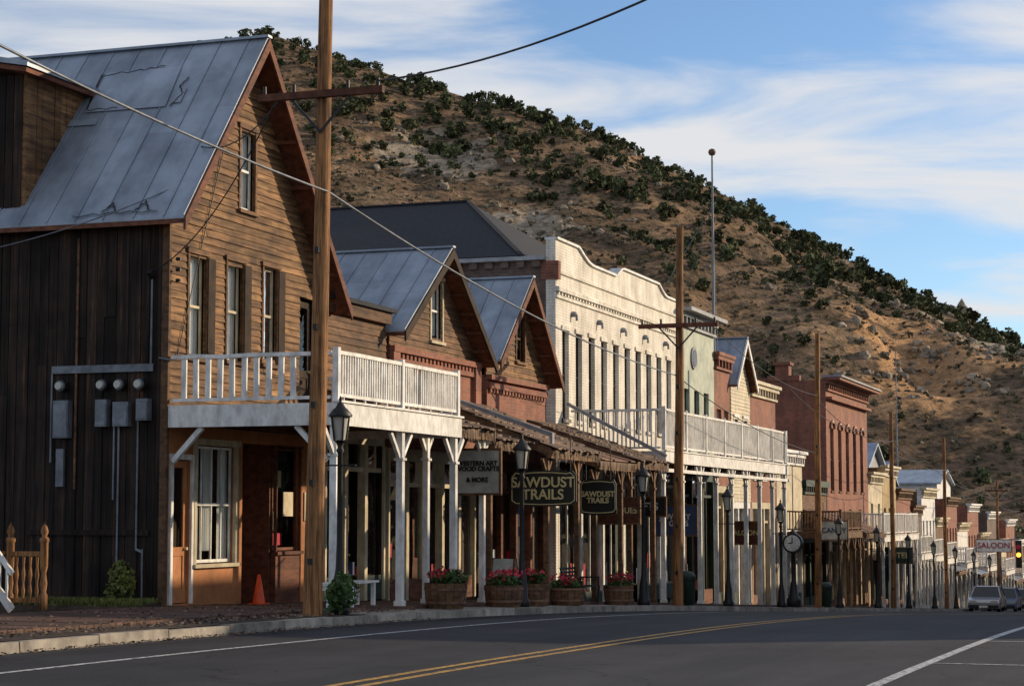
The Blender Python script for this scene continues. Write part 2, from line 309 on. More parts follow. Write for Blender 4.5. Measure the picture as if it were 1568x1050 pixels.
def storefront(G,s0,s1,z0,z1,e=0,k='cream',kb='redwood',bays=3,dr=1,pier=None):
    """timber shopfront: bulkhead, plate glass, transom and a door bay"""
    F=G['shopfront_frames']; n=bays; w=(s1-s0)/n
    F.box(e-.18,e,s0,s1,z1-.28,z1,k)
    for i in range(n+1): y=s0+w*i; F.box(e-.16,e+.03,max(s0,y-.08),min(s1,y+.08),z0,z1-.28,pier or k)
    for i in range(n):
        a,b=s0+w*i+.08,s0+w*(i+1)-.08
        zt=z1-.85 if z1-z0>2.9 else z1-.5
        F.box(e-.14,e-.04,a,b,zt-.05,zt+.05,k)
        G['glass_panes'].quad((e-.1,a,zt+.05),(e-.1,b,zt+.05),(e-.1,b,z1-.28),(e-.1,a,z1-.28),'glass')
        if i==dr:
            c=(a+b)/2; dw=min(.95,b-a); door(G,c-dw/2,c+dw/2,z0+.02,zt-.05,e-.3,random.choice(['redwood','dgreen','white','wood']))
            if b-a>dw+.05:
                F.box(e-.45,e-.3,a,c-dw/2,z0,zt-.05,kb); F.box(e-.45,e-.3,c+dw/2,b,z0,zt-.05,kb)
        else:
            F.box(e-.14,e-.02,a,b,z0,z0+.55,kb); F.box(e-.02,e,a+.12,b-.12,z0+.12,z0+.43,kb,.9)
            G['glass_panes'].quad((e-.1,a,z0+.55),(e-.1,b,z0+.55),(e-.1,b,zt-.05),(e-.1,a,zt-.05),'glass')
            if b-a>1.2: F.box(e-.13,e-.07,(a+b)/2-.02,(a+b)/2+.02,z0+.55,zt-.05,k)
            I=G['window_display']; I.box(e-.8,e-.2,a,b,z0+.5,z0+.56,'wood')
            y=a+.1
            while y<b-.2:
                hh=random.uniform(.15,.9); ww=random.uniform(.1,.35); x=e-random.uniform(.35,.7)
                I.box(x-.1,x,y,y+ww,z0+.56,z0+.56+hh,random.choice(['red','cream','white','blue','gilt','wood','dgreen','curtain'])); y+=ww+random.uniform(.05,.3)
            if random.random()<.6:
                pw=random.uniform(.2,.4); y=random.uniform(a,b-pw); I.box(e-.125,e-.115,y,y+pw,z0+1.1,z0+1.1+pw*1.3,random.choice(['white','cream','red']))
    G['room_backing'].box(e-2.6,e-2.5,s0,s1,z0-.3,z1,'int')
def rail(mb,p,q,h,sp=.13,w=.045,k='white',top=.07,posts=True,bw=None):
    p=Vector(p);q=Vector(q);L=(q-p).length;d=(q-p)/L
    up=Vector((0,0,1)); bw=bw or w
    m=6; prev=None
    for i in range(m+1):
        c=p+d*(L*i/m)+up*(h+(random.uniform(-.012,.012) if 0<i<m else 0))
        if prev is not None: mb.beam(prev,c,.09,top,k,.5)
        prev=c
    mb.beam(p+up*.1,q+up*.1,.05,.06,k)
    n=max(1,int(L/sp))
    for i in range(1,n):
        if random.random()<.012: continue
        c=p+d*(L*i/n); c2=c+d*random.uniform(-.014,.014); mb.beam(c+up*.12,c2+up*(h-.03),w,bw,k,up=tuple(d))
    if posts:
        m=max(1,round(L/2.6))
        for i in range(m+1):
            c=p+d*(L*i/m); mb.beam(c-up*.02,c+up*(h+.09),.11,.11,k,up=tuple(d))
def post(mb,e,s,z0,z1,k='white',w=.13,br=.45):
    mb.box(e-w/2,e+w/2,s-w/2,s+w/2,z0,z1,k); mb.box(e-w/2-.025,e+w/2+.025,s-w/2-.025,s+w/2+.025,z0,z0+.16,k); mb.box(e-w/2-.03,e+w/2+.03,s-w/2-.03,s+w/2+.03,z1-.55,z1-.5,k)
    if br:
        for d in (-1,1): mb.beam((e,s+d*w/2,z1-br-.05),(e,s+d*(br+w/2),z1-.02),.07,.08,k)
def balcony(G,s0,s1,e1,zf,zr,posts,k='white',e0=0.0,sp=.13,side_sp=.13,side_bw=None,fas=.28,left=True,right=True):
    D=G['balcony_deck']; D.box(e0+.01,e1,s0,s1,zf-.06,zf,'plank'); D.box(e1-.05,e1+.03,s0-.03,s1+.03,zf-fas,zf+.02,k); D.box(e0+.02,e1-.05,s0-.03,s0+.04,zf-fas,zf+.02,k); D.box(e0+.02,e1-.05,s1-.04,s1+.03,zf-fas,zf+.02,k)
    D.box(e1-.02,e1+.07,s0-.07,s1+.07,zf+.022,zf+.06,k)
    y=s0+.5
    while y<s1-.1: D.box(e0+.05,e1-.06,y-.03,y+.03,zf-.22,zf-.062,'wood'); y+=.6
    R=G['balcony_railing']; h=zr-zf-.04
    rail(R,(e1-.05,s0+.06,zf+.06),(e1-.05,s1-.06,zf+.06),h,sp,k=k)
    if left: rail(R,(e0+.08,s0+.05,zf+.02),(e1-.16,s0+.05,zf+.02),h+.03,side_sp,k=k,posts=False,bw=side_bw)
    if right: rail(R,(e0+.08,s1-.05,zf+.02),(e1-.16,s1-.05,zf+.02),h+.03,side_sp,k=k,posts=False)
    P=G['porch_posts']
    for y in posts: post(P,e1-.1,y,g(y)+.15,zf-fas,k)
def gable(G,s0,s1,sa,za,sl,zl,sr,zr_,oh,depth,wk,rk,zlow,ops,pitch=.145,fas='redwood',rib=.62):
    gl=(za-zl)/(sa-sl); gr=(za-zr_)/(sr-sa)
    def rng(z):
        a,b=s0,s1
        a=max(a,sa-(za-.12-z)/gl) if z<za-.12 else sa; b=min(b,sa+(za-.12-z)/gr) if z<za-.12 else sa
        return a,b
    siding(G['front_siding'],0,rng,zlow,za-.15,pitch,ops,wk)
    R=G['roof']
    for (ye,ze) in ((sl,zl),(sr,zr_)):
        x=-depth; 
        while x<oh-.01:
            x2=min(x+rib*random.uniform(.95,1.05),oh); j=random.uniform(0,.012)
            f=random.uniform(.4,.7); ym,zm=ye+(sa-ye)*f,ze+(za-ze)*f
            R.prism([(ye,ze-.02),(ym,zm-.02),(ym,zm+.015+j),(ye,ze+.015+j)],x,x2-.006,rk); R.prism([(ym,zm-.02),(sa,za-.02),(sa,za+.022+j),(ym,zm+.022+j)],x,x2-.006,rk)
            R.beam((x2-.02,ye,ze+.035),(x2-.02,sa,za+.035),.022,.025,rk,.6); x=x2
        R.prism([(ye,ze-.11),(sa,za-.11),(sa,za-.022),(ye,ze-.022)],-depth,oh-.02,'redwood',.5)
        G['barge_boards'].prism([(ye,ze-.24),(sa,za-.24),(sa,za-.0),(ye,ze-.0)],oh-.019,oh+.03,fas,.5)
    R.beam((-depth,sa,za+.045),(oh+.03,sa,za+.045),.18,.05,rk,.4)
    for k in range(1,6):
        for (ye,ze) in ((sl,zl),(sr,zr_)):
            f=k/6; G['barge_boards'].box(.02,oh-.03,ye+(sa-ye)*f-.03,ye+(sa-ye)*f+.03,ze+(za-ze)*f-.2,ze+(za-ze)*f-.115,'redwood')
def flatb(name,s0,s1,zt,kf,ks,depth=14,ground='store',zg=None,wins=None,wz=None,cor=None,kc='white',wk='white',sfk='cream',bays=3,done=True,nz=2,wcas=.07,ww=.8,cur=.6):
    G=Group(name); zb=g(s1)-.4; z0=g((s0+s1)/2)+.2; zg=zg if zg is not None else z0+3.1
    ops=[]
    if wins:
        for c in wins: ops.append((c-ww/2,c+ww/2,wz[0],wz[1]))
    wall(G['front_wall'],-.3,0,s0+.003,s1-.003,zg,zt,ops,kf)
    for o in ops: window(G,o[0],o[1],o[2],o[3],-.06,wk,1,nz,cas=0,curtain=[(0,1,random.uniform(.4,.8))] if random.random()<cur else None); G['window_frames'].box(-.05,.06,o[0]-.05,o[1]+.05,o[2]-.1,o[2]-.002,wk if wcas else kf)
    S=G['side_walls']; S.box(-depth,-.302,s0+.003,s0+.3,zb,zt-.02,ks,.5); S.box(-depth,-.302,s1-.3,s1-.003,zb,zt-.02,ks,.5); S.box(-depth-.3,-depth,s0+.003,s1-.003,zb,zt-.02,ks,.5)
    S.box(-.302,0,s0+.003,s0+.25,zb,zg,kf,.5); S.box(-.302,0,s1-.25,s1-.003,zb,zg,kf,.5)
    G['roof'].box(-depth,-.3,s0+.3,s1-.3,zt-.6,zt-.5,'shingle')
    if cor:
        C=G['cornice']; C.box(0.002,.12,s0,s1,zt-.55,zt-.45,kc,.5); C.box(.002,.2,s0-.02,s1+.02,zt-.18,zt-.02,kc,.5); C.box(-.1,cor,s0-.08,s1+.08,zt-.02,zt+.12,kc,.5)
        y=s0+.2
        while y<s1-.1: C.box(.003,.17,y-.05,y+.05,zt-.44,zt-.19,kc); y+=.55
    if ground=='store': storefront(G,s0+.25,s1-.25,z0-.05,zg,-.02,sfk,random.choice(['redwood','dgreen','wood']),bays,bays//2)
    if done: G.done()
    return G
# ================================================================ BUILDING A
G=Group('weathered_gable_shop_building')
wins=[(.72,1.40,3.0,4.93),(2.25,2.92,3.05,4.98),(3.82,4.45,3.1,5.05)]
gw=(2.75,3.38,6.1,7.7); dr=(5.55,6.25,2.06,4.55)
ops=[w for w in wins]+[gw,dr]
gable(G,0,6.8,3.0,9.54,-.35,5.45,7.15,4.5,.5,11,'gold','roof',1.72,ops)
for i,w in enumerate(wins):
    window(G,*w,0,'wood',1,2,.07,[(0,1,.0)],sash='cream')
    G['shutters'].box(.035,.07,w[1]+.02,w[1]+.30,w[2],w[3],'int'); 
window(G,*gw,0,'wood',1,2,.07,[(0,1,.0)],sash='white')
door(G,dr[0],dr[1],dr[2],dr[3],0,'int')
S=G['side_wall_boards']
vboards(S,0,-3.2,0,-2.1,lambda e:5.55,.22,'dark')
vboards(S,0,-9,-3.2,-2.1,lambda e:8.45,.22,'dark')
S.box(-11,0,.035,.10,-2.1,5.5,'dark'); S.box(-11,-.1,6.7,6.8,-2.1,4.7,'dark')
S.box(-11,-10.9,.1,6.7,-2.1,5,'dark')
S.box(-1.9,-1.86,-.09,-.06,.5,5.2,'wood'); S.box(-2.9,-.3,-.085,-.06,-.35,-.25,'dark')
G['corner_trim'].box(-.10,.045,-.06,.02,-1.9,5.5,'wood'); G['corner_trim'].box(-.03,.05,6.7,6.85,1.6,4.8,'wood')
vb=G['rear_wing']; 
y=.0
while y<1.95:
    w=random.uniform(.16,.24); vb.box(-3.22,-3.14-random.uniform(0,.015),y,y+w-.012,5.2,8.5,'gold'); y+=w
vb.box(-9,-3.25,.1,2.0,5.2,8.45,'dark')
vb.prismy([(-9.5,9.75),(-2.85,8.50),(-2.85,8.57),(-9.5,9.85)],-.45,2.15,'roof'); vb.prismy([(-9.5,9.65),(-2.9,8.40),(-2.9,8.49),(-9.5,9.74)],-.4,2.1,'redwood')
for i in range(5): yy=-.4+i*.6; vb.beam((-9.5,yy,9.87),(-2.85,yy,8.59),.03,.03,'roof',.6)
R=G['roof_patches']
def onroof(e,s): gl=(9.54-5.45)/3.35; return (e,s,5.45+(s+.35)*gl+.068)
for (e,s,de,ds) in [(-2.0,2.1,.9,.4),(-.9,1.9,.10,.14),(-2.9,1.5,.4,.06)]:
    R.quad(onroof(e-de,s-ds),onroof(e+de,s-ds),onroof(e+de*.9,s+ds),onroof(e-de,s+ds),'roof',.95)
def tar(pts):
    for i in range(len(pts)-1):
        a,b=pts[i],pts[i+1]; n=6
        for k in range(n):
            f0,f1=k/n,(k+1)/n; w=.02*math.sin(k*2.1+i); R.beam(onroof(a[0]+(b[0]-a[0])*f0,a[1]+(b[1]-a[1])*f0+w),onroof(a[0]+(b[0]-a[0])*f1,a[1]+(b[1]-a[1])*f1+.02*math.sin((k+1)*2.1+i)),.03,.008,'black')
tar([(-2.2,1.75),(-2.9,1.75),(-3.0,2.45),(-2.1,2.5),(-1.6,2.55)]); tar([(-1.0,1.7),(-.85,1.95),(-1.0,2.1),(-.9,2.25)]); tar([(-.1,-.28),(-1.0,-.26),(-1.9,-.3)])
for e in (-.6,-1.3): tar([(e,-.25),(e+.15,-.1),(e+.3,-.25)])
wall(G['shop_wall'],-.15,0,0,3.05,-2,1.7,[(.22,.92,-1.62,1.05),(1.1,2.72,-.9,1.35)],'orange')
G['shop_wall'].box(-.15,0,5.75,6.8,-2,1.7,'orange'); G['shop_wall'].box(-.15,0,3.05,5.75,1.45,1.7,'orange')
G['shop_wall'].box(-.14,-.02,4.6,5.75,-2,-.75,'redwood'); 
door(G,.24,.90,-1.6,1.03,.02,'orange'); G['doors'].box(-.02,.05,.12,.22,-1.62,1.15,'white');G['doors'].box(-.02,.05,.92,1.0,-1.62,1.15,'white');G['doors'].box(-.02,.05,.22,.92,1.05,1.15,'white')
window(G,1.12,2.7,-.88,1.33,0,'cream',4,2,.09,[(0,.26,.0),(.38,.62,.1),(.74,1,.0)],sash='white')
window(G,4.62,5.73,-.7,1.4,-.05,'redwood',1,1,.03,None)
window(G,3.15,4.5,-.6,1.4,-.9,'redwood',2,2,.05,None)
F=G['recessed_entry']; F.box(-1.05,-.92,3.05,4.6,-2,-.7,'redwood'); F.box(-1.1,-.15,3.0,3.06,-2,1.6,'redwood'); F.box(-1.1,-.15,4.55,4.6,-2,1.6,'redwood'); F.box(-1.1,-.15,3.05,4.6,1.45,1.6,'wood')
for (y,z,w,h,k) in [(3.3,.1,.3,.4,'cream'),(3.8,.5,.25,.35,'white'),(4.1,-.1,.3,.3,'signw'),(3.4,.7,.25,.35,'gilt'),(4.8,-.3,.3,.4,'cream'),(5.2,.6,.25,.35,'gilt'),(5.0,-.6,.5,.25,'red'),(4.75,.7,.25,.4,'white')]:
    F.box(-.98 if y<4.6 else -.35,-.96 if y<4.6 else -.33,y,y+w,z,z+h,k)
G['shop_wall'].box(.001,.03,5.85,6.2,-.1,.5,'cream'); F.box(-.02,.0,4.9,5.35,.0,.5,'cream')
balcony(G,0.0,6.1,3.44,2.0,2.9,[.1,3.15,6.0],side_sp=.23,side_bw=.1,sp=.11,fas=.38)
P=G['porch_posts']
for e in (.1,3.2): P.beam((e if e<1 else e,.08,1.0),(e+(.6 if e<1 else -.6),.08,1.62),.09,.09,'white')
U=G['electric_service']; 
U.box(-2.4,-.25,-.10,-.06,2.66,2.80,'mgrey'); 
for e in (-2.14,-1.26,-.89,-.47):
    U.cyl((e,-.1,2.42),(e,-.24,2.42),.10,.095,'mgrey',14); U.cyl((e,-.24,2.42),(e,-.29,2.42),.075,.07,'lampglass',14); U.cyl((e,-.1,2.42),(e,-.2,2.42),.115,.115,'black',14)
for (e,w,z0,z1) in [(-2.12,.32,1.45,2.15),(-1.26,.24,1.65,2.15),(-.85,.32,1.65,2.1),(-.40,.24,1.75,2.15)]:
    U.box(e-w/2,e+w/2,-.22,-.06,z0,z1,'mgrey'); U.box(e-w/2+.02,e+w/2-.02,-.235,-.221,z0+.03,z1-.08,'mgrey',.9)
U.box(-2.26,-2.10,-.12,-.06,.55,1.25,'mgrey')
for (e,z0,z1) in [(-1.05,.3,1.65),(-.95,-1.7,1.65),(-.55,-.6,1.75),(-.3,2.8,4.4),(-2.4,1,2.66),(-.42,-1.7,-.6)]: U.cyl((e,-.08,z0),(e,-.08,z1),.02,.02,'mgrey',8)
U.beam((-.55,-.08,-.6),(-.42,-.08,-.65),.04,.04,'mgrey')
U.cyl((-.3,-.08,4.4),(-.3,-.2,4.5),.05,.06,'black',8)
U.cyl((-.12,-.1,2.9),(.15,-.1,2.85),.02,.02,'mgrey',6)
for e,z in ((.09,4.55),(.09,4.75),(.09,4.35)): U.cyl((e,.12,z),(e+.09,.12,z),.035,.03,'black',8)
G.done()
# ================================================================ B low wooden front
def icicle(mb,e,s0,s1,z,k='rust'):
    y=s0
    while y<s1:
        w=random.uniform(.06,.13); h=random.uniform(.1,.36); mb.add([(e,y,z),(e,y+w,z),(e,y+w*.6,z-h),(e,y+w*.3,z-h*.8)],[(0,1,2,3)],k); y+=w*.95
def shakes(mb,s0,s1,zi,ei,zo,k='shake'):
    L=math.hypot(ei,zi-zo); n=max(3,int(L/.42)); sl=(zo-zi)/ei
    for r in range(n):
        y=s0
        while y<s1-.03:
            w=min(random.uniform(.12,.26),s1-y); a=ei*r/n; b=min(ei*(r+1)/n+random.uniform(.03,.12)+(random.uniform(0,.14) if r==n-1 else 0),ei+.2)
            mb.prismy([(a,zi+sl*a+.005),(b,zi+sl*b+.03),(b,zi+sl*b+.055+random.uniform(0,.012)),(a,zi+sl*a+.02)],y,y+w-.008,k); y+=w
    mb.prismy([(.02,zi-.06),(ei-.03,zo-.06),(ei-.03,zo),(.02,zi)],s0+.01,s1-.01,'wood',.5)
def awning(G,s0,s1,zi,ei,zo,k='rust',post_k='wood',step=2.4,fringe='shake'):
    A=G['awning']
    if k=='shake': shakes(A,s0,s1,zi,ei,zo)
    else:
        y=s0
        while y<s1-.02:
            w=min(random.uniform(.5,.75),s1-y); j=random.uniform(0,.02); x=ei+random.uniform(-.05,.08)
            A.prismy([(.02,zi+j),(x,zo+j),(x,zo+.03+j),(.02,zi+.03+j)],y,y+w-.01,k); y+=w
    for yy in (s0+.05,s1-.05): A.beam((.03,yy,zi-.14),(ei,yy,zo-.14),.07,.16,'wood')
    A.box(ei-.12,ei-.02,s0,s1,zo-.24,zo-.07,'wood'); icicle(A,ei+.02,s0,s1,zo-.02,fringe)
    y=s0+.6
    while y<s1: A.beam((.03,y,zi-.12),(ei-.1,y,zo-.12),.05,.1,'wood'); y+=.9
    y=s0+.15
    while y<s1: post(G['porch_posts'],ei-.2,y,g(y)+.15,zo-.24,post_k,.12,.28); y+=step
G=Group('low_wooden_shop_building')
siding(G['front_siding'],0,lambda z:(6.9,10.2),1.9,4.7,.16,[],'wood')
G['side_walls'].box(-10,-.03,6.9,7.0,-2.6,4.6,'dark'); G['side_walls'].box(-10,-.03,10.1,10.2,-2.6,4.6,'dark'); G['side_walls'].box(-10.1,-10,6.9,10.2,-2.6,4.6,'dark')
G['roof'].prismy([(-10,4.9),(.25,4.72),(.25,4.82),(-10,5.0)],6.75,10.35,'shingle')
G['cornice'].box(.04,.16,6.9,10.2,4.45,4.72,'wood')
storefront(G,6.9,10.2,g(8.5)+.2,1.9,0,'cream','dgreen',3,1)
awning(G,6.3,10.15,2.75,2.75,1.95,'shake','white',3.4)
G.done()
# ================================================================ C, D gables
G=Group('gabled_brick_shop_building')
w=(13.0,13.75,4.35,5.85)
gable(G,10.4,16.2,13.3,6.63,10.2,4.3,16.5,4.0,.5,10,'wood','roof',3.95,[w],fas='int')
window(G,*w,0,'cream',1,2,.07,[(0,1,.1)],sash='white')
wall(G['brick_front'],-.3,.04,10.4,16.2,1.6,4.02,[],'brickR')
B=G['brick_front']; B.box(.04,.12,10.4,16.2,3.6,3.72,'brickR'); B.box(.04,.18,10.35,16.25,3.85,3.99,'brickR')
y=10.5
while y<16.1: B.box(.041,.11,y,y+.12,3.72,3.85,'brickR'); y+=.25
B.box(.041,.16,10.35,10.75,2.4,3.85,'brickR'); B.box(.041,.16,15.85,16.25,2.4,3.85,'brickR')
for yy in (10.4,16.0): G['side_walls'].box(-10,-.3,yy,yy+.2,-3,4.3,'brickD')
G['side_walls'].box(-10.2,-10,10.4,16.2,-3,4.3,'brickD')
storefront(G,10.4,16.2,g(13.3)+.2,1.6,0,'cream','redwood',5,2)
awning(G,10.3,12.6,2.5,2.7,1.75,'shake'); awning(G,12.65,16.5,2.95,3.3,1.62,'shake')
G['awning'].prismy([(.6,2.95),(3.35,1.98),(3.35,1.72),(3.28,1.72),(3.28,1.9),(.6,2.85)],12.5,12.66,'grey')
G.done()
G=Group('gabled_brick_shop_building')
w=(19.4,20.1,4.3,5.6)
gable(G,17.0,21.9,19.5,6.6,16.8,4.1,22.2,3.8,.5,10,'gold','roof',3.7,[w])
window(G,*w,0,'wood',1,2,.07,[(0,1,.3)],sash='wood')
wall(G['brick_front'],-.3,.04,17.0,21.9,1.5,3.75,[],'brickR'); B=G['brick_front']; B.box(.04,.14,17,21.9,3.4,3.55,'brickR'); B.box(.04,.18,17,21.9,3.62,3.76,'brickR')
y=17.1
while y<21.8: B.box(.041,.11,y,y+.12,3.28,3.4,'brickR'); y+=.25
for yy in (17.0,21.7): G['side_walls'].box(-10,-.3,yy,yy+.2,-3.2,4.1,'brickD')
G['side_walls'].box(-10.2,-10,17,21.9,-3.2,4.1,'brickD')
storefront(G,17.0,21.9,g(19.5)+.2,1.5,0,'redwood','redwood',4,1)
awning(G,16.9,20.2,2.4,3.2,1.45,'rust'); awning(G,20.25,23.7,2.7,3.2,1.55,'shake')
G['awning_strut'].beam((.05,23.95,3.35),(3.1,23.95,1.75),.1,.1,'grey')
G.done()
# ================================================================ E white painted brick
def Epar(s):
    if s<25.2: return 8.2
    if s<26.8: return 8.2-.4*math.sin((s-25.2)/1.6*math.pi/2)
    if s<29.3: return 7.8
    if s<30.2: return 7.8+.32*math.sin((s-29.3)/.9*math.pi/2)
    if s<34.6: return 8.12
    if s<35.8: return 8.12-.35*math.sin((s-34.6)/1.2*math.pi/2)
    return 7.77
s0,s1=23.0,37.3
ws=[23.95+i*1.34 for i in range(10)]
G=flatb('white_brick_saloon_building',s0,s1,7.6,'brickW','brickD',depth=22,zg=1.9,wins=ws,wz=(2.9,5.55),wk='int',sfk='white',bays=6,done=False,ww=.66,cur=.15)
n=100; pts=[(s0+(s1-s0)*i/n,Epar(s0+(s1-s0)*i/n)) for i in range(n+1)]
G['parapet'].prism([(s0+.003,7.6)]+[(min(max(a,s0+.003),s1-.003),b) for a,b in pts]+[(s1-.003,7.6)],-.3,0,'brickW')
C=G['cornice']
for (z,d,h) in [(6.45,.06,.10),(6.65,.12,.14),(7.2,.06,.08)]: C.box(.002,d,s0,s1,z,z+h,'brickW',.5)
y=s0+.1
while y<s1: C.box(.002,.07,y,y+.13,6.55,6.65,'brickW'); y+=.3
for i in range(n):
    a,b=pts[i],pts[i+1]; C.beam((-.13,a[0],a[1]+.03),(-.13,b[0],b[1]+.03),.42,.07,'white',.5)
for o in ws:
    C.box(.002,.05,o-.42,o+.42,5.55,5.68,'brickW'); C.box(.0605,.1,o-.4,o+.4,2.78,2.88,'brickW')
for y in (24.6,27.3,30,32.7,35.4): C.cyl((.0,y,6.1),(.14,y,6.1),.09,.07,'grey',8); C.cyl((.14,y,6.1),(.16,y,5.9),.04,.04,'grey',6)
C.box(-.45,.10,s0-.02,s0+.2,7.0,7.55,'brickR'); 
G['side_eave'].box(-21,-.3,s0-.2,s0,7.58,7.70,'grey')
for e in range(0,40): G['side_eave'].box(-.7-e*.5,-.45-e*.5,s0-.12,s0,7.38,7.575,'brickD')
R=G['hipped_roof']; a=7.72
V=[(-1.0,s0-.2,a),(-1.0,38,a),(-22,38,a),(-22,s0-.2,a),(-5.6,30.5,10.75),(-22,30.5,10.75)]
R.add(V,[(0,3,5,4),(0,4,1),(1,4,5,2),(2,5,3),(0,1,2,3)],'shingle2')
R.beam((-5.6,30.5,10.77),(-22,30.5,10.77),.2,.06,'shingle'); R.beam(V[0],V[4],.16,.06,'shingle')
balcony(G,24.2,42.2,3.0,1.9,3.13,[24.3+i*2.22 for i in range(9)],fas=.32)
G['balcony_deck'].box(2.9,3.1,24.15,42.25,1.3,1.4,'white')
G.done()
# ================================================================ F..I
G=flatb('grey_green_cornice_building',37.32,42.9,7.5,'green','brickD',zg=1.6,wins=[38.6,40.1,41.6],wz=(2.6,4.7),cor=.55,kc='grey',wk='dgreen',sfk='dgreen',bays=3,done=False)
G['round_window'].cyl((0,39.6,5.9),(.06,39.6,5.9),.42,.42,'grey',20); G['round_window'].cyl((.06,39.6,5.9),(.075,39.6,5.9),.33,.33,'blue',20)
G.done()
flatb('red_brick_shop_building',42.92,45.6,6.3,'brickR','brickR',zg=1.2,wins=[43.7,44.9],wz=(2.2,4.2),cor=.25,kc='brickR',sfk='cream',bays=2)
G=Group('pale_gable_house')
gable(G,45.7,49.2,47.4,7.3,45.5,5.3,49.4,5.3,.35,9,'cream','roof',.6,[(46.2,46.9,2.3,4.0),(47.9,48.6,2.3,4.0)],fas='white')
for w in [(46.2,46.9,2.3,4.0),(47.9,48.6,2.3,4.0)]: window(G,*w,0,'white')
for yy in (45.7,49.1): G['side_walls'].box(-9,-.03,yy,yy+.1,-4.5,5.4,'cream')
G['side_walls'].box(-9.1,-9,45.7,49.2,-4.5,5.4,'cream'); storefront(G,45.7,49.2,g(47.5)+.2,.6,0,'white','dgreen',3,1); G.done()
flatb('red_brick_shop_building',49.3,54.5,5.6,'brickR','brickR',zg=.6,wins=[50.2,51.9,53.6],wz=(1.6,3.7),cor=.3,kc='cream',sfk='cream',bays=4)
G=flatb('cream_shop_building',54.6,60.5,2.9,'cream','grey',zg=-.6,cor=.3,kc='white',sfk='white',bays=4,done=False)
balcony(G,55,60.4,2.8,-.7,.2,[55.2,57.0,58.8,60.2],'wood'); G.done()
G=flatb('wooden_shop_building',60.6,66.8,1.6,'wood','dark',zg=-1.0,cor=.2,kc='dgreen',sfk='dgreen',bays=4,done=False)
awning(G,60.6,66.6,.3,3.0,-.8,'rust','wood'); G.done()
G=flatb('tall_red_brick_building',67,79.8,6.9,'brickR','brickR',zg=-1.0,wins=[68.6,70.9,73.2,75.5,77.8],wz=(1.3,4.5),cor=.75,kc='brickR',wk='redwood',sfk='cream',bays=5,done=False,ww=1.0)
for c in [68.6,70.9,73.2,75.5,77.8]:
    for k in range(7):
        a0=math.pi*k/7;a1=math.pi*(k+1)/7; G['window_arches'].beam((.05,c+.62*math.cos(a0),4.5+.35*math.sin(a0)),(.05,c+.62*math.cos(a1),4.5+.35*math.sin(a1)),.1,.14,'cream' if k==3 else 'brickR')
for k in range(8): G['side_parapet'].box(-3-k*1.7,-1.3-k*1.7-.02,66.95,67.35,6.88,7.15-.12*k,'brickR')
G['chimney'].box(-2.6,-1.9,67.1,67.8,6.9,7.7,'brickR'); G['chimney'].box(-2.7,-1.8,67.0,67.9,7.7,7.85,'brickR')
G['cornice'].box(.003,.3,67.1,79.7,5.9,6.05,'brickR'); G['cornice'].box(-.2,.85,66.9,79.9,7.03,7.12,'grey')
balcony(G,67.2,79.6,2.8,-1.0,.1,[67.4+i*2.4 for i in range(6)]); G.done()
rows=[(79.9,85,2.4,'cream',1,'w'),(85.1,90.5,2.9,'yellow',1,'w'),(90.6,96.8,1.6,'brickR',1,'w'),(96.9,102,.6,'brickD',0,'a'),(102.1,109,1.8,'white',1,'w'),(109.1,115,-.2,'wood',0,'a'),
      (115.1,122,1.3,'brickR',1,'w'),(122.1,129,-.6,'white',0,'a'),(129.1,137,.9,'brickR',1,'w'),(137.1,144,-1.5,'grey',0,'a'),(144.1,153,.3,'brickD',1,'w'),(153.1,161,-2.2,'cream',0,'a'),(161.1,170,-.4,'brickR',1,'a'),(170.1,180,-2.5,'wood',0,'a')]
nm={'cream':'cream_shop_building','yellow':'ochre_shop_building','green':'green_shop_building','brickD':'brown_brick_shop_building','wood':'wooden_shop_building','brickR':'red_brick_shop_building','white':'white_shop_building','grey':'grey_shop_building'}
for (a,b,zt,k,two,pt) in rows:
    gz_=g((a+b)/2); z1=gz_+3.5; n=max(2,int((b-a)/1.7))
    G=flatb(nm[k],a,b,zt,k,random.choice(['grey','brickD','wood']) if not k.startswith('brick') else k,zg=min(z1,zt-1.2),wins=[a+(b-a)*(i+.5)/n for i in range(n)] if two else None,wz=(z1+.9,min(z1+2.6,zt-.8)),cor=.35,kc=random.choice(['white','cream','wood']),sfk=random.choice(['white','cream','dgreen']),bays=max(3,n),done=False)
    if pt=='w': balcony(G,a+.1,b-.1,2.9,z1-.3,z1+.7,[a+.3+i*(b-a-.6)/3 for i in range(4)],sp=.2,side_sp=.2)
    else: awning(G,a+.1,b-.1,min(z1,zt-.6),3.0,z1-.9,random.choice(['rust','grey','roof']),'white',fringe='rust')
    G.done()
def house(name,e0,s0,w,d,zt,k,rk,zr):
    G=Group(name); G['walls'].box(e0-d,e0,s0,s0+w,g(s0)-2,zt,k); sa=s0+w/2
    G['roof'].prism([(s0-.4,zt-.1),(sa,zr),(s0+w+.4,zt-.1),(s0+w+.4,zt+.05),(sa,zr+.15),(s0-.4,zt+.05)],e0-d-.4,e0+.4,rk)
    G['walls'].prism([(s0,zt),(s0+w,zt),(sa,zr)],e0-d+.02,e0-.02,k)
    for i in range(3):
        for q in (0,1):
            y=e0-d*(.2+.3*i); G['windows'].box(y-.5,y+.5,s0-.03,s0-.005,zt-2.4-3*q,zt-1-3*q,'carglass'); G['windows'].box(y-.58,y+.58,s0-.02,s0-.002,zt-2.5-3*q,zt-.9-3*q,'white')
    G.done()
house('metal_roofed_house',-4,103,8,9,3.2,'grey','roof',5.0); house('grey_block_house',-5,150,10,14,3.0,'white','roof',4.2); house('metal_roofed_house',-7,128,9,10,2.6,'brickD','roof',4.4)
house('metal_roofed_house',-9,186,9,12,-1.5,'cream','roof',.8); house('wooden_house',-22,170,9,12,1.5,'wood','shingle',4)
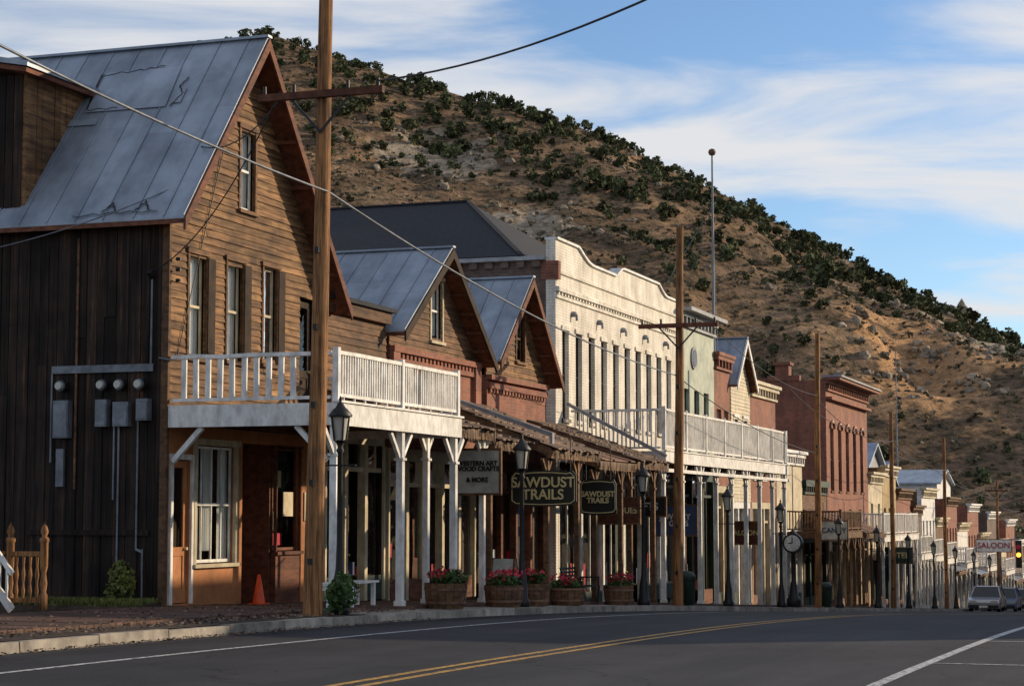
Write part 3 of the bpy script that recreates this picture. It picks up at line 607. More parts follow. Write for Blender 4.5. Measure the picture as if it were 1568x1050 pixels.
# opposite side of the street (right of frame)
opp=[(15,24,9.7,'brickD'),(24.1,36,10.0,'wood'),(36.1,47,9.5,'brickR'),(47.1,60,10.2,'cream'),(60.1,72,9.0,'brickD'),(72.1,90,10.6,'brickR'),(90.1,108,9.3,'wood'),(108.1,130,10.0,'brickD'),(130.1,160,9.0,'cream'),(160.1,190,8.5,'wood')]
for (a,b,h,k) in opp:
    G=Group({'brickD':'brown_brick_building','wood':'wooden_building','brickR':'red_brick_building','cream':'cream_building'}[k]); z=g((a+b)/2); n=int((b-a)/2)
    wall(G['front_wall'],21.5,21.8,a,b,z-.5,z+h,[(a+(b-a)*(i+.3)/n,a+(b-a)*(i+.7)/n,z+4.6,z+6.6) for i in range(n)]+[(a+(b-a)*(i+.15)/n,a+(b-a)*(i+.85)/n,z+.7,z+2.9) for i in range(n)],k)
    G['glass'].box(21.62,21.63,a+.31,b-.31,z,z+h-1,'carglass')
    G['body'].box(21.8,33,a,a+.3,z-1,z+h,k); G['body'].box(21.8,33,b-.3,b,z-1,z+h,k); G['body'].box(32.7,33,a+.3,b-.3,z-1,z+h,k); G['roof'].box(21.8,32.7,a+.3,b-.3,z+h-.5,z+h-.4,'shingle')
    G['cornice'].box(21.1,21.498,a,b,z+h-.3,z+h,k); G['balcony'].box(18.6,21.49,a+.1,b-.1,z+3.3,z+3.5,'plank')
    for i in range(4): G['posts'].box(18.7,18.85,a+.3+i*(b-a-.8)/3,a+.45+i*(b-a-.8)/3,z,z+3.3,'white')
    G.done()
# ================================================================ GROUND, ROAD
slist=[-120,-90,-70,-55]+[ -45+2.5*i for i in range(0,100)]+[210,220,230,240]
def strip(name,k,e0,e1,z0,z1=None,sl=slist,lo=None,hi=None):
    z1=z0 if z1 is None else z1
    mb=MB(); S=[s for s in sl if (lo is None or s>=lo) and (hi is None or s<=hi)]
    if lo is not None and S[0]>lo: S=[lo]+S
    if hi is not None and S[-1]<hi: S=S+[hi]
    vs=[];fs=[]
    for s in S: vs+=[(e0,s,g(s)+z0),(e1,s,g(s)+z1)]
    for i in range(len(S)-1): fs.append((2*i,2*i+1,2*i+3,2*i+2))
    mb.add(vs,fs,k,.5)
    return mb.build(name,fix=False)
strip('road','asphalt',4.5,18.4,0)
strip('right_sidewalk','concrete',18.55,21.5,.16); 
mb=MB()
for i in range(160):
    a=-60+i*1.8
    zz=[g(a),g(a+1.78)]
    for (e0,e1) in ((4.33,4.5),(18.4,18.56)):
        t=.14+random.uniform(-.012,.012); dx=random.uniform(-.008,.008); vs=[(e0,a,zz[0]-.1),(e1+dx,a,zz[0]-.1),(e1+dx,a+1.78,zz[1]-.1),(e0,a+1.78,zz[1]-.1),(e0,a,zz[0]+t),(e1-.02+dx,a,zz[0]+t),(e1-.02+dx,a+1.78,zz[1]+t),(e0,a+1.78,zz[1]+t)]
        mb.add(vs,[(0,3,2,1),(4,5,6,7),(0,1,5,4),(1,2,6,5),(2,3,7,6),(3,0,4,7)],'concrete')
mb.build('kerb')
strip('gutter_pan','asphalt',4.5,4.9,.004)
strip('yellow_centre_line','yline',10.08,10.19,.005); strip('yellow_centre_line','yline',10.35,10.46,.005)
strip('white_edge_line','wline',6.25,6.36,.005)
strip('white_edge_line','wline',14.85,14.98,.005)
mb=MB()
for s in (-9,-3,3,9,15,21): mb.add([(14.98,s,g(s)+.006),(16.3,s+.0,g(s)+.006),(16.3,s+.1,g(s+.1)+.006),(14.98,s+.1,g(s+.1)+.006)],[(0,1,2,3)],'wline',.5)
mb.build('parking_stall_marks',fix=False)
mb=MB(); s=-14.0
while s<62:
    w=.19; z=g(s)+.17; mb.box(.0,3.5,s,s+w-.012,z-.06,z+random.uniform(0,.012)+.03,'plank'); s+=w
mb.build('boardwalk')
strip('verge','soil',3.5,4.33,.16,.145,hi=-.5)
strip('sidewalk','concrete',3.5,4.33,.15,.135,lo=-.5)
strip('sidewalk','concrete',-.3,3.5,.17,.16,lo=62)
RX=[-500,-260,-160,-100,-64,-31,-14,14.6,28,53.5,70,87,103.5,115,131,161,200,260,400,700]
RZ=[20,60,92,114,125,113.6,108.4,102.3,97,84,74.8,65.3,54.3,50,40,25,15,8,2,0]
def fb(x,y,sc,o=5): return noise.fractal(Vector((x*sc,y*sc,3.3)),1.0,2.0,o)
def sm(a,b,x):
    t=min(max((x-a)/(b-a),0),1); return t*t*(3-2*t)
def hillz(x,y):
    zr=np.interp(x,RX,RZ)
    t=(y-130)/370.0
    if t<=0: base=0
    elif t<=1: base=t**1.4
    else: base=max(1-(t-1)*1.6,0)
    z=-8+(zr+8)*base
    am=min(max(t,0),1)
    z+= (fb(x,y,.018)*6.0+abs(fb(x*1.6,y*.45,.035))*-5.0+fb(x,y,.11,4)*1.3)*am*(1-.8*sm(.85,1.0,t) if t<=1 else .2)
    # eroded scarp and quarried face
    for (cx,cy,rx,ry,d) in ((73,345,13,26,5.5),(101,410,15,28,4.5),(1,385,9,16,3.5)):
        q=((x-cx)/rx)**2+((y-cy)/ry)**2
        if q<1.5: z-=d*math.exp(-q*2.2)*(1+.6*fb(x,y,.12,4))
    return float(z)
def gz(x,y):
    dx,dy=x+6.35,y-36; e=CT*dx-ST*dy; s=ST*dx+CT*dy
    c=g(s)-.03
    if e<-14: c+= (-14-e)*.03
    w=max(sm(-14,-70,e)*sm(60,170,y) , sm(190,330,s))
    h=hillz(x,y)
    if w==0: return c
    return c*(1-w)+h*w
E=[-900,-700,-550,-450,-400]+[-360+4*i for i in range(85)]+[-20,-14,-8,-3,0,3.5,4.33,6,9,12,15,18.5,20,22,26,31,36]+[42+6*i for i in range(30)]+[240,300,400,600,900]
SS=[-200,-120,-90,-70,-55]+[-45+2.5*i for i in range(0,50)]+[80+3.2*i for i in range(0,170)]+[640,680,740,850,1000,1300,2000,3000]
SS=sorted(set(round(x,3) for x in SS))
vs=[];fs=[]
for s in SS:
    for e in E:
        x,y=W(e,s); z=gz(x,y) if e<20.5 or s>120 else g(s)-.03
        vs.append((x,y,z))
n=len(E)
for j in range(len(SS)-1):
    for i in range(n-1): fs.append((j*n+i,j*n+i+1,(j+1)*n+i+1,(j+1)*n+i))
mb=MB(); mb.add(vs,fs,'hill',.5,True); mb.build('ground',mw=Matrix.Identity(4),fix=False)
mb=MB()
bm=bmesh.new(); bmesh.ops.create_icosphere(bm,subdivisions=2,radius=1); ICO=[v.co.copy() for v in bm.verts]; ICF=[[v.index for v in f.verts] for f in bm.faces]; bm.free()
def rock(x,y,s,sz):
    z=gz(x,y); o=random.uniform(0,50); vs=[]
    for c in ICO:
        d=1+.55*noise.noise(c*1.3+Vector((o,0,0)))+.2*noise.noise(c*3+Vector((o,9,0))); vs.append((x+c.x*s*d,y+c.y*s*d,z+c.z*sz*d))
    mb.add(vs,ICF,'rock')
rock(115,498,2.6,4.2); rock(112.5,499,1.8,2.6)
for i in range(300):
    c=random.choice([(73,345,9),(73,345,9),(101,410,11),(101,410,11),(-18,440,12),(1,385,8),(40,430,30),(100,470,25)]); x=random.gauss(c[0],c[2]); y=random.gauss(c[1],c[2]*1.4); s=random.uniform(.3,1.2); rock(x,y,s,s*random.uniform(.6,1.1))
mb.build('rock_outcrops',mw=Matrix.Identity(4),fix=False)
# ---------------------------------------------------------------- foliage
def leafcloud(n,rx,ry,rz,size,lobes=5,seed=0):
    r=np.random.RandomState(seed); L=[(r.uniform(-.5,.5)*rx,r.uniform(-.5,.5)*ry,r.uniform(.3,.75)*rz*1.0,r.uniform(.4,.62)) for _ in range(lobes)]+[(0,0,.5*rz,.7)]
    out=[]
    for i in range(n):
        l=L[r.randint(len(L))]; d=r.normal(size=3); d/=np.linalg.norm(d); q=r.uniform(.55,1)**.6
        c=np.array([l[0]+d[0]*rx*l[3]*q,l[1]+d[1]*ry*l[3]*q,max(.04*rz,l[2]+d[2]*rz*.5*q*l[3]*1.3)])
        a=r.normal(size=3);a/=np.linalg.norm(a);b=np.cross(a,d+r.normal(size=3)*.5);b/=np.linalg.norm(b)+1e-6
        s=size*r.uniform(.6,1.4); out.append([c-a*s-b*s*.6,c+a*s-b*s*.6,c+a*s*.7+b*s*.7,c-a*s*.7+b*s*.7])
    return np.array(out)
def cloud_object(name,items,k,parent=None,mw=Matrix.Identity(4)):
    V=np.concatenate([a for a,_ in items]).reshape(-1,3); nq=len(V)//4
    me=bpy.data.meshes.new(name); me.from_pydata(V.tolist(),[],np.arange(nq*4).reshape(-1,4).tolist()); me.materials.append(M[k])
    a=me.attributes.new('rnd','FLOAT','FACE'); R=np.concatenate([np.clip(r+np.random.uniform(-.3,.3,len(c)),0,1) for c,r in items]); a.data.foreach_set('value',R)
    ob=bpy.data.objects.new(name,me); scene.collection.objects.link(ob)
    if parent: ob.parent=parent
    else: ob.matrix_world=mw
    return ob
protos=[leafcloud(80,1,1,1.5,.21,5,seed=i) for i in range(8)]
def place(p,x,y,z,s,sz=None):
    a=random.uniform(0,6.28); c,sn=math.cos(a),math.sin(a); q=p.copy(); X=q[...,0]*c-q[...,1]*sn; Y=q[...,0]*sn+q[...,1]*c
    return np.stack([X*s+x,Y*s+y,q[...,2]*(sz or s)+z],-1)
items=[];sg=[]
cnt=0
while cnt<1500:
    m_=random.uniform(-.17,.30); y=190+330*random.random()**.75; x=m_*y
    d=fb(x+90,y,.014,3)+ (.2 if y>440 else 0) - (.2 if x>60 and y<420 else 0)+(.15 if m_<.02 else 0)
    if random.random()> .4+d*.9: continue
    if (x-73)**2/250+(y-345)**2/1100<1 and random.random()<.92: continue
    if (x-101)**2/300+(y-410)**2/1000<1 and random.random()<.8: continue
    s=random.choice([random.uniform(.5,1.2),random.uniform(1.1,2.3)])*(1.1 if y>400 else .9); items.append((place(random.choice(protos),x,y,gz(x,y)-.2,s),random.random()*.9)); cnt+=1
for i in range(210):
    x=random.uniform(-90,150); y=500+random.uniform(-14,5)
    if fb(x,7,.05,2)<-.2 and random.random()<.5: continue
    s=random.uniform(.7,2.2)*(.75 if x>100 else 1); items.append((place(random.choice(protos),x,y,gz(x,y)-.2,s),random.random()*.8))
cloud_object('juniper_shrubs',items,'shrub')
sp=[leafcloud(8,1,1,.8,.45,2,seed=50+i) for i in range(6)]
for i in range(11000):
    m_=random.uniform(-.17,.30); y=170+330*random.random()**.7; x=m_*y
    sg.append((place(random.choice(sp),x,y,gz(x,y)-.1,random.uniform(.2,.75)),random.random()))
cloud_object('sagebrush',sg,'sage')
def tree(e,s,h,w,k='leafy',name='cottonwood_tree',seed=1):
    em=bpy.data.objects.new(name,None); scene.collection.objects.link(em); x,y=W(e,s); em.location=(x,y,g(s)-.1)
    mb=MB(); mb.cyl((0,0,0),(0,0,h*.45),.3,.2,'bark'); r=random.Random(seed)
    for i in range(7): a=i*.9; mb.cyl((0,0,h*(.25+.03*i)),(math.cos(a)*w*.35,math.sin(a)*w*.35,h*(.55+.05*i)),.12,.04,'bark',6)
    mb.build('trunk',em,mw=None); q=leafcloud(1500,w*.75,w*.75,h*.8,.16,9,seed=seed); q[...,2]+=h*.2
    cloud_object('crown',[(q,.5)],k,em)
for i,(e,s,h,w) in enumerate([(-8,235,12,5),(-3,215,10,4.5),(-14,250,13,6),(-1,240,11,5),(-20,262,12,5),(1,200,7,3),(-16,218,9,4),(-6,262,13,6)]): tree(e,s,h,w,random.choice(['leafy','leaf']),seed=i)
q=[]
for i in range(3600):
    e=random.uniform(-2.9,-.05); s=random.uniform(-.95,-.06); z=g(s)+.0+.22; h=random.uniform(.05,.16); a=random.uniform(0,3.14); d=.013
    q.append([[e-d*math.cos(a),s-d*math.sin(a),z],[e+d*math.cos(a),s+d*math.sin(a),z],[e+random.uniform(-.03,.03),s+random.uniform(-.03,.03),z+h],[e,s,z+h*.8]])
cloud_object('grass',[(np.array(q),.6)],'leafy',mw=BASE)
mb=MB(); mb.prism([(-1.1,-1.9),(-.95,-1.6),(-.04,-1.56),(-.04,-2)],-3.6,-.02,'soil'); mb.build('soil_bed')
q=leafcloud(520,.36,.32,.8,.045,6,seed=5); q[...,0]+=-.62;q[...,1]+=-.4;q[...,2]+=-1.58; cloud_object('weed_plant',[(q,.6)],'leafy',mw=BASE)
q=leafcloud(500,.3,.3,.8,.04,6,seed=9); q[...,0]+=4.1;q[...,1]+=-1.2;q[...,2]+=g(-1.5)+.1; cloud_object('weed_plant',[(q,.6)],'leaf',mw=BASE)
q=[]
for i in range(2200):
    s=random.uniform(-16,2); e=random.choice([random.uniform(3.4,4.3),random.uniform(3.4,4.3),random.uniform(4.5,4.8),random.uniform(.5,4.3)]); z=g(s)+(.21 if e<3.5 else .165 if e<4.5 else .012); d=random.uniform(.012,.04); a=random.uniform(0,6)
    q.append([[e+d*math.cos(a+j*1.57),s+d*math.sin(a+j*1.57),z+random.uniform(0,.03)] for j in range(4)])
cloud_object('fallen_leaves',[(np.array(q),.6)],'shake',mw=BASE)
# ================================================================ STREET FURNITURE
def lamp(s,e=3.95):
    G=Group('street_lamp'); z=g(s)+.14; P=G['post']; c=(e,s,z)
    P.lathe(c,[(.0,0),(.17,0),(.17,.12),(.13,.2),(.11,.55),(.08,.7),(.065,.8),(.05,1.2),(.045,2.75),(.07,2.8),(.045,2.86),(.07,2.93)],'black',12)
    P.cyl((e-.3,s,z+2.55),(e+.3,s,z+2.55),.016,.016,'black',6)
    L=G['lantern']
    L.lathe(c,[(.07,2.93),(.12,2.98)],'black',8); L.lathe(c,[(.10,2.99),(.155,3.38)],'lampglass',4)
    for i in range(4):
        a=math.pi/2*(i+.5); L.beam((e+.11*math.cos(a),s+.11*math.sin(a),z+2.97),(e+.165*math.cos(a),s+.165*math.sin(a),z+3.41),.025,.025,'black')
    L.lathe(c,[(.2,3.38),(.21,3.41),(.12,3.52),(.09,3.54),(.05,3.61),(.02,3.65),(.035,3.69),(.0,3.75)],'black',8); G.done()
for k in range(12): lamp((-1.0,8.55,18.35,28.1,36.2)[k] if k<5 else -1.25+9.8*k)
def upole(s,h,arm=None,e=4.0,lean=0,armL=1.15,r=.15):
    G=Group('utility_pole'); z=g(s); P=G['pole']; n=14
    for i in range(n):
        a=i/n;b=(i+1)/n; wa=.012*math.sin(a*9+s); wb=.012*math.sin(b*9+s); P.cyl((e+lean*a+wa,s,z+h*a),(e+lean*b+wb,s,z+h*b),r*(1-.35*a),r*(1-.35*b),'pole',14,.5)
    if arm:
        ee=e+lean*(arm-z)/h; A=G['crossarm']; A.box(ee-armL,ee+armL,s-.21,s-.10,arm-.06,arm+.06,'redwood')
        A.beam((ee-.55,s-.16,arm-.05),(ee,s-.16,arm-.65),.03,.04,'black'); A.beam((ee+.55,s-.16,arm-.05),(ee,s-.16,arm-.65),.03,.04,'black')
        for q in (-1.05,-.5,.5,1.05): A.cyl((ee+q*armL/1.15,s-.155,arm+.06),(ee+q*armL/1.15,s-.155,arm+.2),.035,.03,'black',8)
    for k in range(5): zz=z+1+k*1.3; P.box(e+lean*(zz-z)/h-.04,e+lean*(zz-z)/h+.04,s-r-.015,s-r+.02,zz,zz+.1,'black')
    G.done()
upole(-2,13.5,7.1,e=3.93,lean=.2,r=.165); upole(21.7,10.8,5.35,lean=.15); upole(42.8,10.6,None,lean=.1,r=.14)
PS=(62,82,112,142)
for i,(s,h) in enumerate(zip(PS,(9.4,9.8,9.2,9.8))): upole(s,h,g(s)+h-.7 if i==2 else None,r=.13,armL=.8)
G=Group('flag_pole'); G['pole'].cyl((-.5,45,5.5),(-.5,45,14.6),.07,.035,'grey',10); G['finial'].lathe((-.5,45,14.55),[(0,0),(.12,.06),(.16,.16),(.12,.27),(0,.32)],'rust',10)
for (a,b) in ((-3.5,42.5),(-3.5,48),(1.5,44.0)): G['stays'].cyl((-.5,45,12.5),(a if a<0 else -.1,b,6.4),.012,.012,'mgrey',5)
G.done()
G=Group('radio_mast'); G['mast'].cyl((-3,112,3),(-3,112,12),.06,.03,'grey',6); G.done()
def wire(pts,r=.014,sag=0,k='black',n=24,mb=None):
    p=Vector(pts[0]);q=Vector(pts[1]); pr=None
    for i in range(n+1):
        t=i/n; c=p.lerp(q,t); c.z-=sag*4*t*(1-t)
        if pr is not None: mb.cyl(tuple(pr),tuple(c),r,r,k,5)
        pr=c
mb=MB()
wire([(4.2,-15,6.0),(4.15,-2,5.45)],.02,.15,'mgrey',mb=mb); wire([(4.15,-2,5.45),(4.0,21.7,3.95)],.02,.35,'mgrey',mb=mb)
wire([(5.1,-2.15,7.25),(18,-13,7.9)],.018,.75,'black',mb=mb)
wire([(4.0,21.7,3.95),(4,42.8,2.4)],.015,.3,'black',mb=mb); wire([(4.9,21.6,5.5),(4.1,42.8,4.6)],.012,.4,'black',mb=mb)
for a,b in ((42.8,62),(62,82),(82,112),(112,142)):
    za=g(a)+8;zb=g(b)+8; wire([(4.1,a,za),(4.1,b,zb)],.015,.5,'black',12,mb); wire([(3,a,za+.5),(3,b,zb+.5)],.015,.5,'black',12,mb)
wire([(3.3,-2.15,7.2),(-.3,-.1,4.5)],.012,.5,'black',mb=mb); wire([(3.3,-2.1,7.1),(.15,.9,7.0)],.012,.3,'black',mb=mb)
wire([(-6,-4,4.3),(.1,0.3,6.2)],.012,.5,'mgrey',mb=mb)
wire([(.05,.25,2.9),(.06,2.6,8.6)],.01,-.05,'black',10,mb)
mb.build('overhead_wires')
def barrel(s,e=3.75,r=.42,h=.5,seed=0):
    G=Group('flower_barrel'); z=g(s)+.15; c=(e,s,z)
    for i in range(16):
        a=2*math.pi*i/16; b=a+2*math.pi/16*.93; rr=random.uniform(0,.008)
        for (r0,z0,r1,z1) in ((.82*r,0,.95*r,h*.4),(.95*r,h*.4,r,h)):
            G['staves'].add([(e+(r0+rr)*math.cos(a),s+(r0+rr)*math.sin(a),z+z0),(e+(r0+rr)*math.cos(b),s+(r0+rr)*math.sin(b),z+z0),(e+(r1+rr)*math.cos(b),s+(r1+rr)*math.sin(b),z+z1),(e+(r1+rr)*math.cos(a),s+(r1+rr)*math.sin(a),z+z1)],[(0,1,2,3)],'wood',.2+.6*((i*7)%16)/16)
    G['tub'].lathe(c,[(0,0.01),(r*.78,0.01),(r*.90,h*.4),(r*.93,h),(r*.9,h-.06),(0,h-.06)],'soil',18)
    for zz in (.1,.36): G['hoops'].lathe(c,[(r*(.86+.16*zz/.5)+.022,zz),(r*(.87+.16*zz/.5)+.024,zz+.05)],'rust',18)
    G.done()
    q=leafcloud(420,r*1.0,r*1.0,.34,.035,6,seed=seed); q[...,0]+=e;q[...,1]+=s;q[...,2]+=z+h-.08; cloud_object('leaves',[(q,.5)],'leaf',G.emp)
    q=leafcloud(190,r*1.05,r*1.05,.3,.028,6,seed=seed+1); q[...,0]+=e;q[...,1]+=s;q[...,2]+=z+h+.04; cloud_object('blossoms',[(q,.5)],'red',G.emp)
for i,s in enumerate((4.4,7.8,9.8,12.2,16.5)): barrel(s,3.8,(.42,.42,.36,.42,.38)[i],(.5,.46,.5,.4,.5)[i],seed=i*3)
G=Group('iron_bench'); s0,e0=14.0,3.6; z=g(14.5)+.15; B=G['frame']
for y in (s0,s0+1.3):
    B.beam((e0,y,z),(e0+.05,y,z+.45),.04,.04,'black'); B.beam((e0-.45,y,z),(e0-.4,y,z+.45),.04,.04,'black'); B.beam((e0-.4,y,z+.42),(e0-.55,y,z+.92),.04,.04,'black'); B.beam((e0-.45,y,z+.65),(e0+.05,y,z+.65),.04,.04,'black'); B.beam((e0+.03,y,z+.45),(e0+.03,y,z+.65),.03,.03,'black')
for i in range(6): B.box(e0-.42+i*.08,e0-.37+i*.08,s0,s0+1.3,z+.43,z+.46,'black')
for i in range(5): B.beam((e0-.43-i*.025,s0,z+.52+i*.09),(e0-.43-i*.025,s0+1.3,z+.52+i*.09),.02,.05,'black')
G.done()
G=Group('white_bench'); z=g(1.0)+.2; B=G['seat']
for i in range(4): B.box(2.7+i*.115,2.8+i*.115,.3,2.6,z+.42,z+.46,'white')
B.box(2.72,3.14,.33,.38,z+.34,z+.42,'white')
for y in (.4,1.4,2.4):
    for x in (2.73,3.06): B.box(x,x+.07,y,y+.07,z,z+.42,'white')
G.done()
for s,e in ((24.6,3.5),(47,3.5)):
    G=Group('litter_bin'); z=g(s)+.15; G['body'].lathe((e,s,z),[(0,0),(.24,0),(.28,.8),(.3,.84),(.22,.95),(.12,1.0),(0,1.0)],'dgreen',16); G['band'].lathe((e,s,z),[(.285,.7),(.29,.76)],'black',16); G.done()
G=Group('sandwich_board_sign'); s,e=11.2,2.6; z=g(s)+.2
for d in (-1,1): G['panel'].beam((e,s+d*.28,z),(e,s+d*.03,z+1.0),.55,.03,'signw',up=(0,1,0)); G['frame'].beam((e-.27,s+d*.30,z),(e-.27,s+d*.045,z+1.02),.04,.04,'wood'); G['frame'].beam((e+.27,s+d*.30,z),(e+.27,s+d*.045,z+1.02),.04,.04,'wood')
G.done()
G=Group('traffic_cone'); z=g(2.9)+.2; G['base'].box(.3,.62,2.75,3.07,z,z+.03,'cone'); G['cone'].lathe((.46,2.91,z+.03),[(.13,0),(.03,.55),(0,.56)],'cone',14); G.done()
G=Group('street_clock'); s,e=38.6,3.9; z=g(s)+.14; hz=2.3
G['post'].lathe((e,s,z),[(0,0),(.26,0),(.26,.3),(.18,.4),(.12,.8),(.07,1.0),(.07,1.9),(.12,1.98)],'black',12)
G['head'].cyl((e,s-.14,z+hz),(e,s+.14,z+hz),.36,.36,'black',24); G['face'].cyl((e,s-.16,z+hz),(e,s-.141,z+hz),.29,.29,'white',24)
G['hands'].box(e-.015,e+.015,s-.175,s-.165,z+hz,z+hz+.2,'black'); G['hands'].box(e-.15,e,s-.175,s-.165,z+hz-.015,z+hz+.015,'black')
for i in range(12):
    a=i*math.pi/6; G['hands'].box(e+.24*math.cos(a)-.012,e+.24*math.cos(a)+.012,s-.17,s-.164,z+hz+.24*math.sin(a)-.012,z+hz+.24*math.sin(a)+.012,'black')
G['finial'].lathe((e,s,z+hz+.33),[(.16,0),(.1,.08),(.04,.15),(0,.3)],'black',10); G.done()
def sign(s,e0,e1,z0,z1,k,txt,tk,size,ztop=1.9,arch=False):
    G=Group('hanging_shop_sign'); B=G['board']
    if arch:
        n=16; pts=[]; w=e1-e0; c=(e0+e1)/2
        for i in range(n+1):
            t=i/n; pts.append((e0+w*t, z1+.06*math.sin(t*math.pi)-(.07 if i in(0,n) else 0)+(.04 if i in (1,n-1) else 0)))
        for i in range(n,-1,-1):
            t=i/n; pts.append((e0+w*t, z0-.04*math.sin(t*math.pi)+(.07 if i in(0,n) else 0)))
        B.prismy(pts,s-.03,s+.03,k,.5)
        def q(p): return (c+(p[0]-c)*.95,s-.034,(z0+z1)/2+(p[1]-(z0+z1)/2)*.88)
        for j in range(len(pts)):
            B.beam(q(pts[j]),q(pts[(j+1)%len(pts)]),.008,.02,tk,.5)
    else:
        B.box(e0,e1,s-.03,s+.03,z0,z1,k)
        for a in (e0-.02,e1-.03): B.box(a,a+.05,s-.045,s+.045,z0-.02,z1+.02,'wood')
        for a in (z0-.03,z1-.02): B.box(e0-.02,e1+.02,s-.046,s+.046,a,a+.05,'wood')
    for a in (e0+.15,e1-.15): G['chains'].cyl((a,s,z1),(a,s,ztop),.012,.012,'black',5)
    G.text(txt,(e0+e1)/2,s-.05,(z0+z1)/2,size,tk); G.done()
sign(9.7,1.95,3.05,.5,1.5,'signw','WESTERN ART\nWOOD CRAFTS\n\n& MORE','black',.145,2.1)
sign(12.5,2.3,3.95,.27,1.03,'signd','SAWDUST\nTRAILS','gilt',.34,1.9,True)
sign(16,2.95,3.9,.07,.88,'signd','SAWDUST\nTRAILS','gilt',.19,1.8,True)
sign(20,2.2,3.4,-.2,.5,'redwood','ANTIQUES','gilt',.22,1.4)
sign(23.5,2.0,3.2,0,.55,'signd','GIFTS','white',.3,1.5)
sign(28,1.6,3.0,-.6,.35,'blue','JEWELRY\n& GIFTS','white',.25,1.6)
sign(38,1.6,2.9,-1,-.2,'redwood','SALOON','gilt',.26,1.5)
sign(52,2.4,3.6,-1,-.2,'signw','CANDY','blue',.3,.6)
sign(70,2.2,3.8,-2.4,-1.6,'dgreen','HOTEL','gilt',.4,-1.2)
sign(108,2.9,5.3,-2.45,-1.6,'white','SALOON','red',.55,-1.2)
G=Group('traffic_signal'); s,e=109.5,4.4; z=g(s); G['mast'].cyl((e,s,z),(e,s,z+5.0),.09,.07,'mgrey',10); G['mast'].cyl((e,s,z+4.9),(e+1.35,s,z+5.0),.05,.05,'mgrey',8); G['head'].box(e+1.05,e+1.45,s-.15,s+.15,z+3.0,z+4.9,'black')
for i,k in enumerate(('dgreen','amber','red')): G['lens'].cyl((e+1.25,s-.151,z+3.35+i*.55),(e+1.25,s-.22,z+3.35+i*.55),.16,.16,k,12)
G.done()
G=Group('porch_balustrade'); z=g(-2.4)+.18; F=G['newels']
pf=[(.0,0),(.07,0),(.07,.25),(.045,.3),(.065,.45),(.04,.62),(.07,.75),(.07,1.15),(.085,1.17),(.085,1.22),(.04,1.26),(.07,1.34),(.05,1.42),(.015,1.47),(0,1.52)]
for e in (-1.0,-1.68): F.lathe((e,-2.4,z),pf,'pole',12,.6)
F.box(-1.68,-1.0,-2.44,-2.36,z+.92,z+1.0,'pole'); F.box(-1.68,-1.0,-2.43,-2.37,z+.12,z+.2,'pole')
for i in range(1,5): F.lathe((-1.68+.136*i,-2.4,z+.2),[(.02,0),(.035,.12),(.018,.25),(.038,.4),(.018,.55),(.03,.72)],'pole',8,.5)
for e in (-2.2,-2.7,-3.2): F.lathe((e,-2.4,z),pf,'pole',10,.5)
F.box(-3.3,-1.68,-2.43,-2.37,z+.95,z+1.0,'pole')
St=G['stair_rail']; St.beam((-1.5,-2.6,z+.0),(-2.6,-2.6,z+1.35),.05,.14,'white'); St.beam((-1.5,-2.6,z+.62),(-2.6,-2.6,z+1.95),.06,.08,'white')
for i in range(7): e=-1.6-i*.15; St.beam((e,-2.6,z+.08+i*.185),(e,-2.6,z+.75+i*.182),.04,.04,'white')
for i in range(4): St.box(-2.2-i*.28,-1.75-i*.28,-3.6,-2.65,z-.02+i*.17,z+.0+(i+1)*.17,'plank')
G.done()
def car(s,e,k,L=4.5,Wd=1.78,H=1.48):
    G=Group('parked_car'); z=g(s)+.0; B=G['body']
    prof=[(-.5,.28),(-.5,.62),(-.46,.78),(-.25,.9),(.25,.92),(.46,.84),(.5,.7),(.5,.28)]
    B.prism([(s+a*L,z+b) for a,b in prof],e-Wd/2,e+Wd/2,k,.5)
    lo=[(-.22,.9),(.36,.92)];hi=[(-.08,H),(.24,H)]; w0,w1=Wd/2-.04,Wd/2-.22
    v=[]
    for (a,b),w in ((lo[0],w0),(lo[1],w0),(hi[1],w1),(hi[0],w1)): v+=[(e-w,s+a*L,z+b),(e+w,s+a*L,z+b)]
    B.add(v,[(0,2,4,6),(1,7,5,3),(0,6,7,1),(2,3,5,4)],'carglass',.5); B.add([v[4],v[5],v[7],v[6]],[(0,1,2,3)],k,.5)
    for i,j in ((0,6),(2,4),(1,7),(3,5)): B.beam(v[i],v[j],.07,.07,k,.5)
    B.beam(tuple((Vector(v[0])+Vector(v[2]))/2),tuple((Vector(v[6])+Vector(v[4]))/2),.06,.06,k,.5); B.beam(tuple((Vector(v[1])+Vector(v[3]))/2),tuple((Vector(v[7])+Vector(v[5]))/2),.06,.06,k,.5)
    for y in (-.32,.31):
        for x in (-1,1):
            G['wheels'].cyl((e+x*(Wd/2-.2),s+y*L,z+.32),(e+x*(Wd/2+.01),s+y*L,z+.32),.32,.32,'tire',18); G['wheels'].cyl((e+x*(Wd/2+.01),s+y*L,z+.32),(e+x*(Wd/2+.025),s+y*L,z+.32),.2,.19,'mgrey',14)
    for x in (-1,1): G['lights'].box(e+x*.6-.2,e+x*.6+.2,s-L/2-.015,s-L/2+.03,z+.58,z+.72,'lampglass'); G['lights'].box(e+x*.65-.18,e+x*.65+.18,s+L/2-.03,s+L/2+.015,z+.62,z+.78,'red')
    G['bumper'].box(e-Wd/2+.03,e+Wd/2-.03,s-L/2-.07,s-L/2+.02,z+.3,z+.48,'black'); G['plate'].box(e-.25,e+.25,s-L/2-.085,s-L/2-.071,z+.33,z+.45,'white'); G.done()
car(98,5.7,'carblue'); car(105,5.75,'carred'); car(135,8.2,'carsilver'); car(88,5.65,'carsilver')
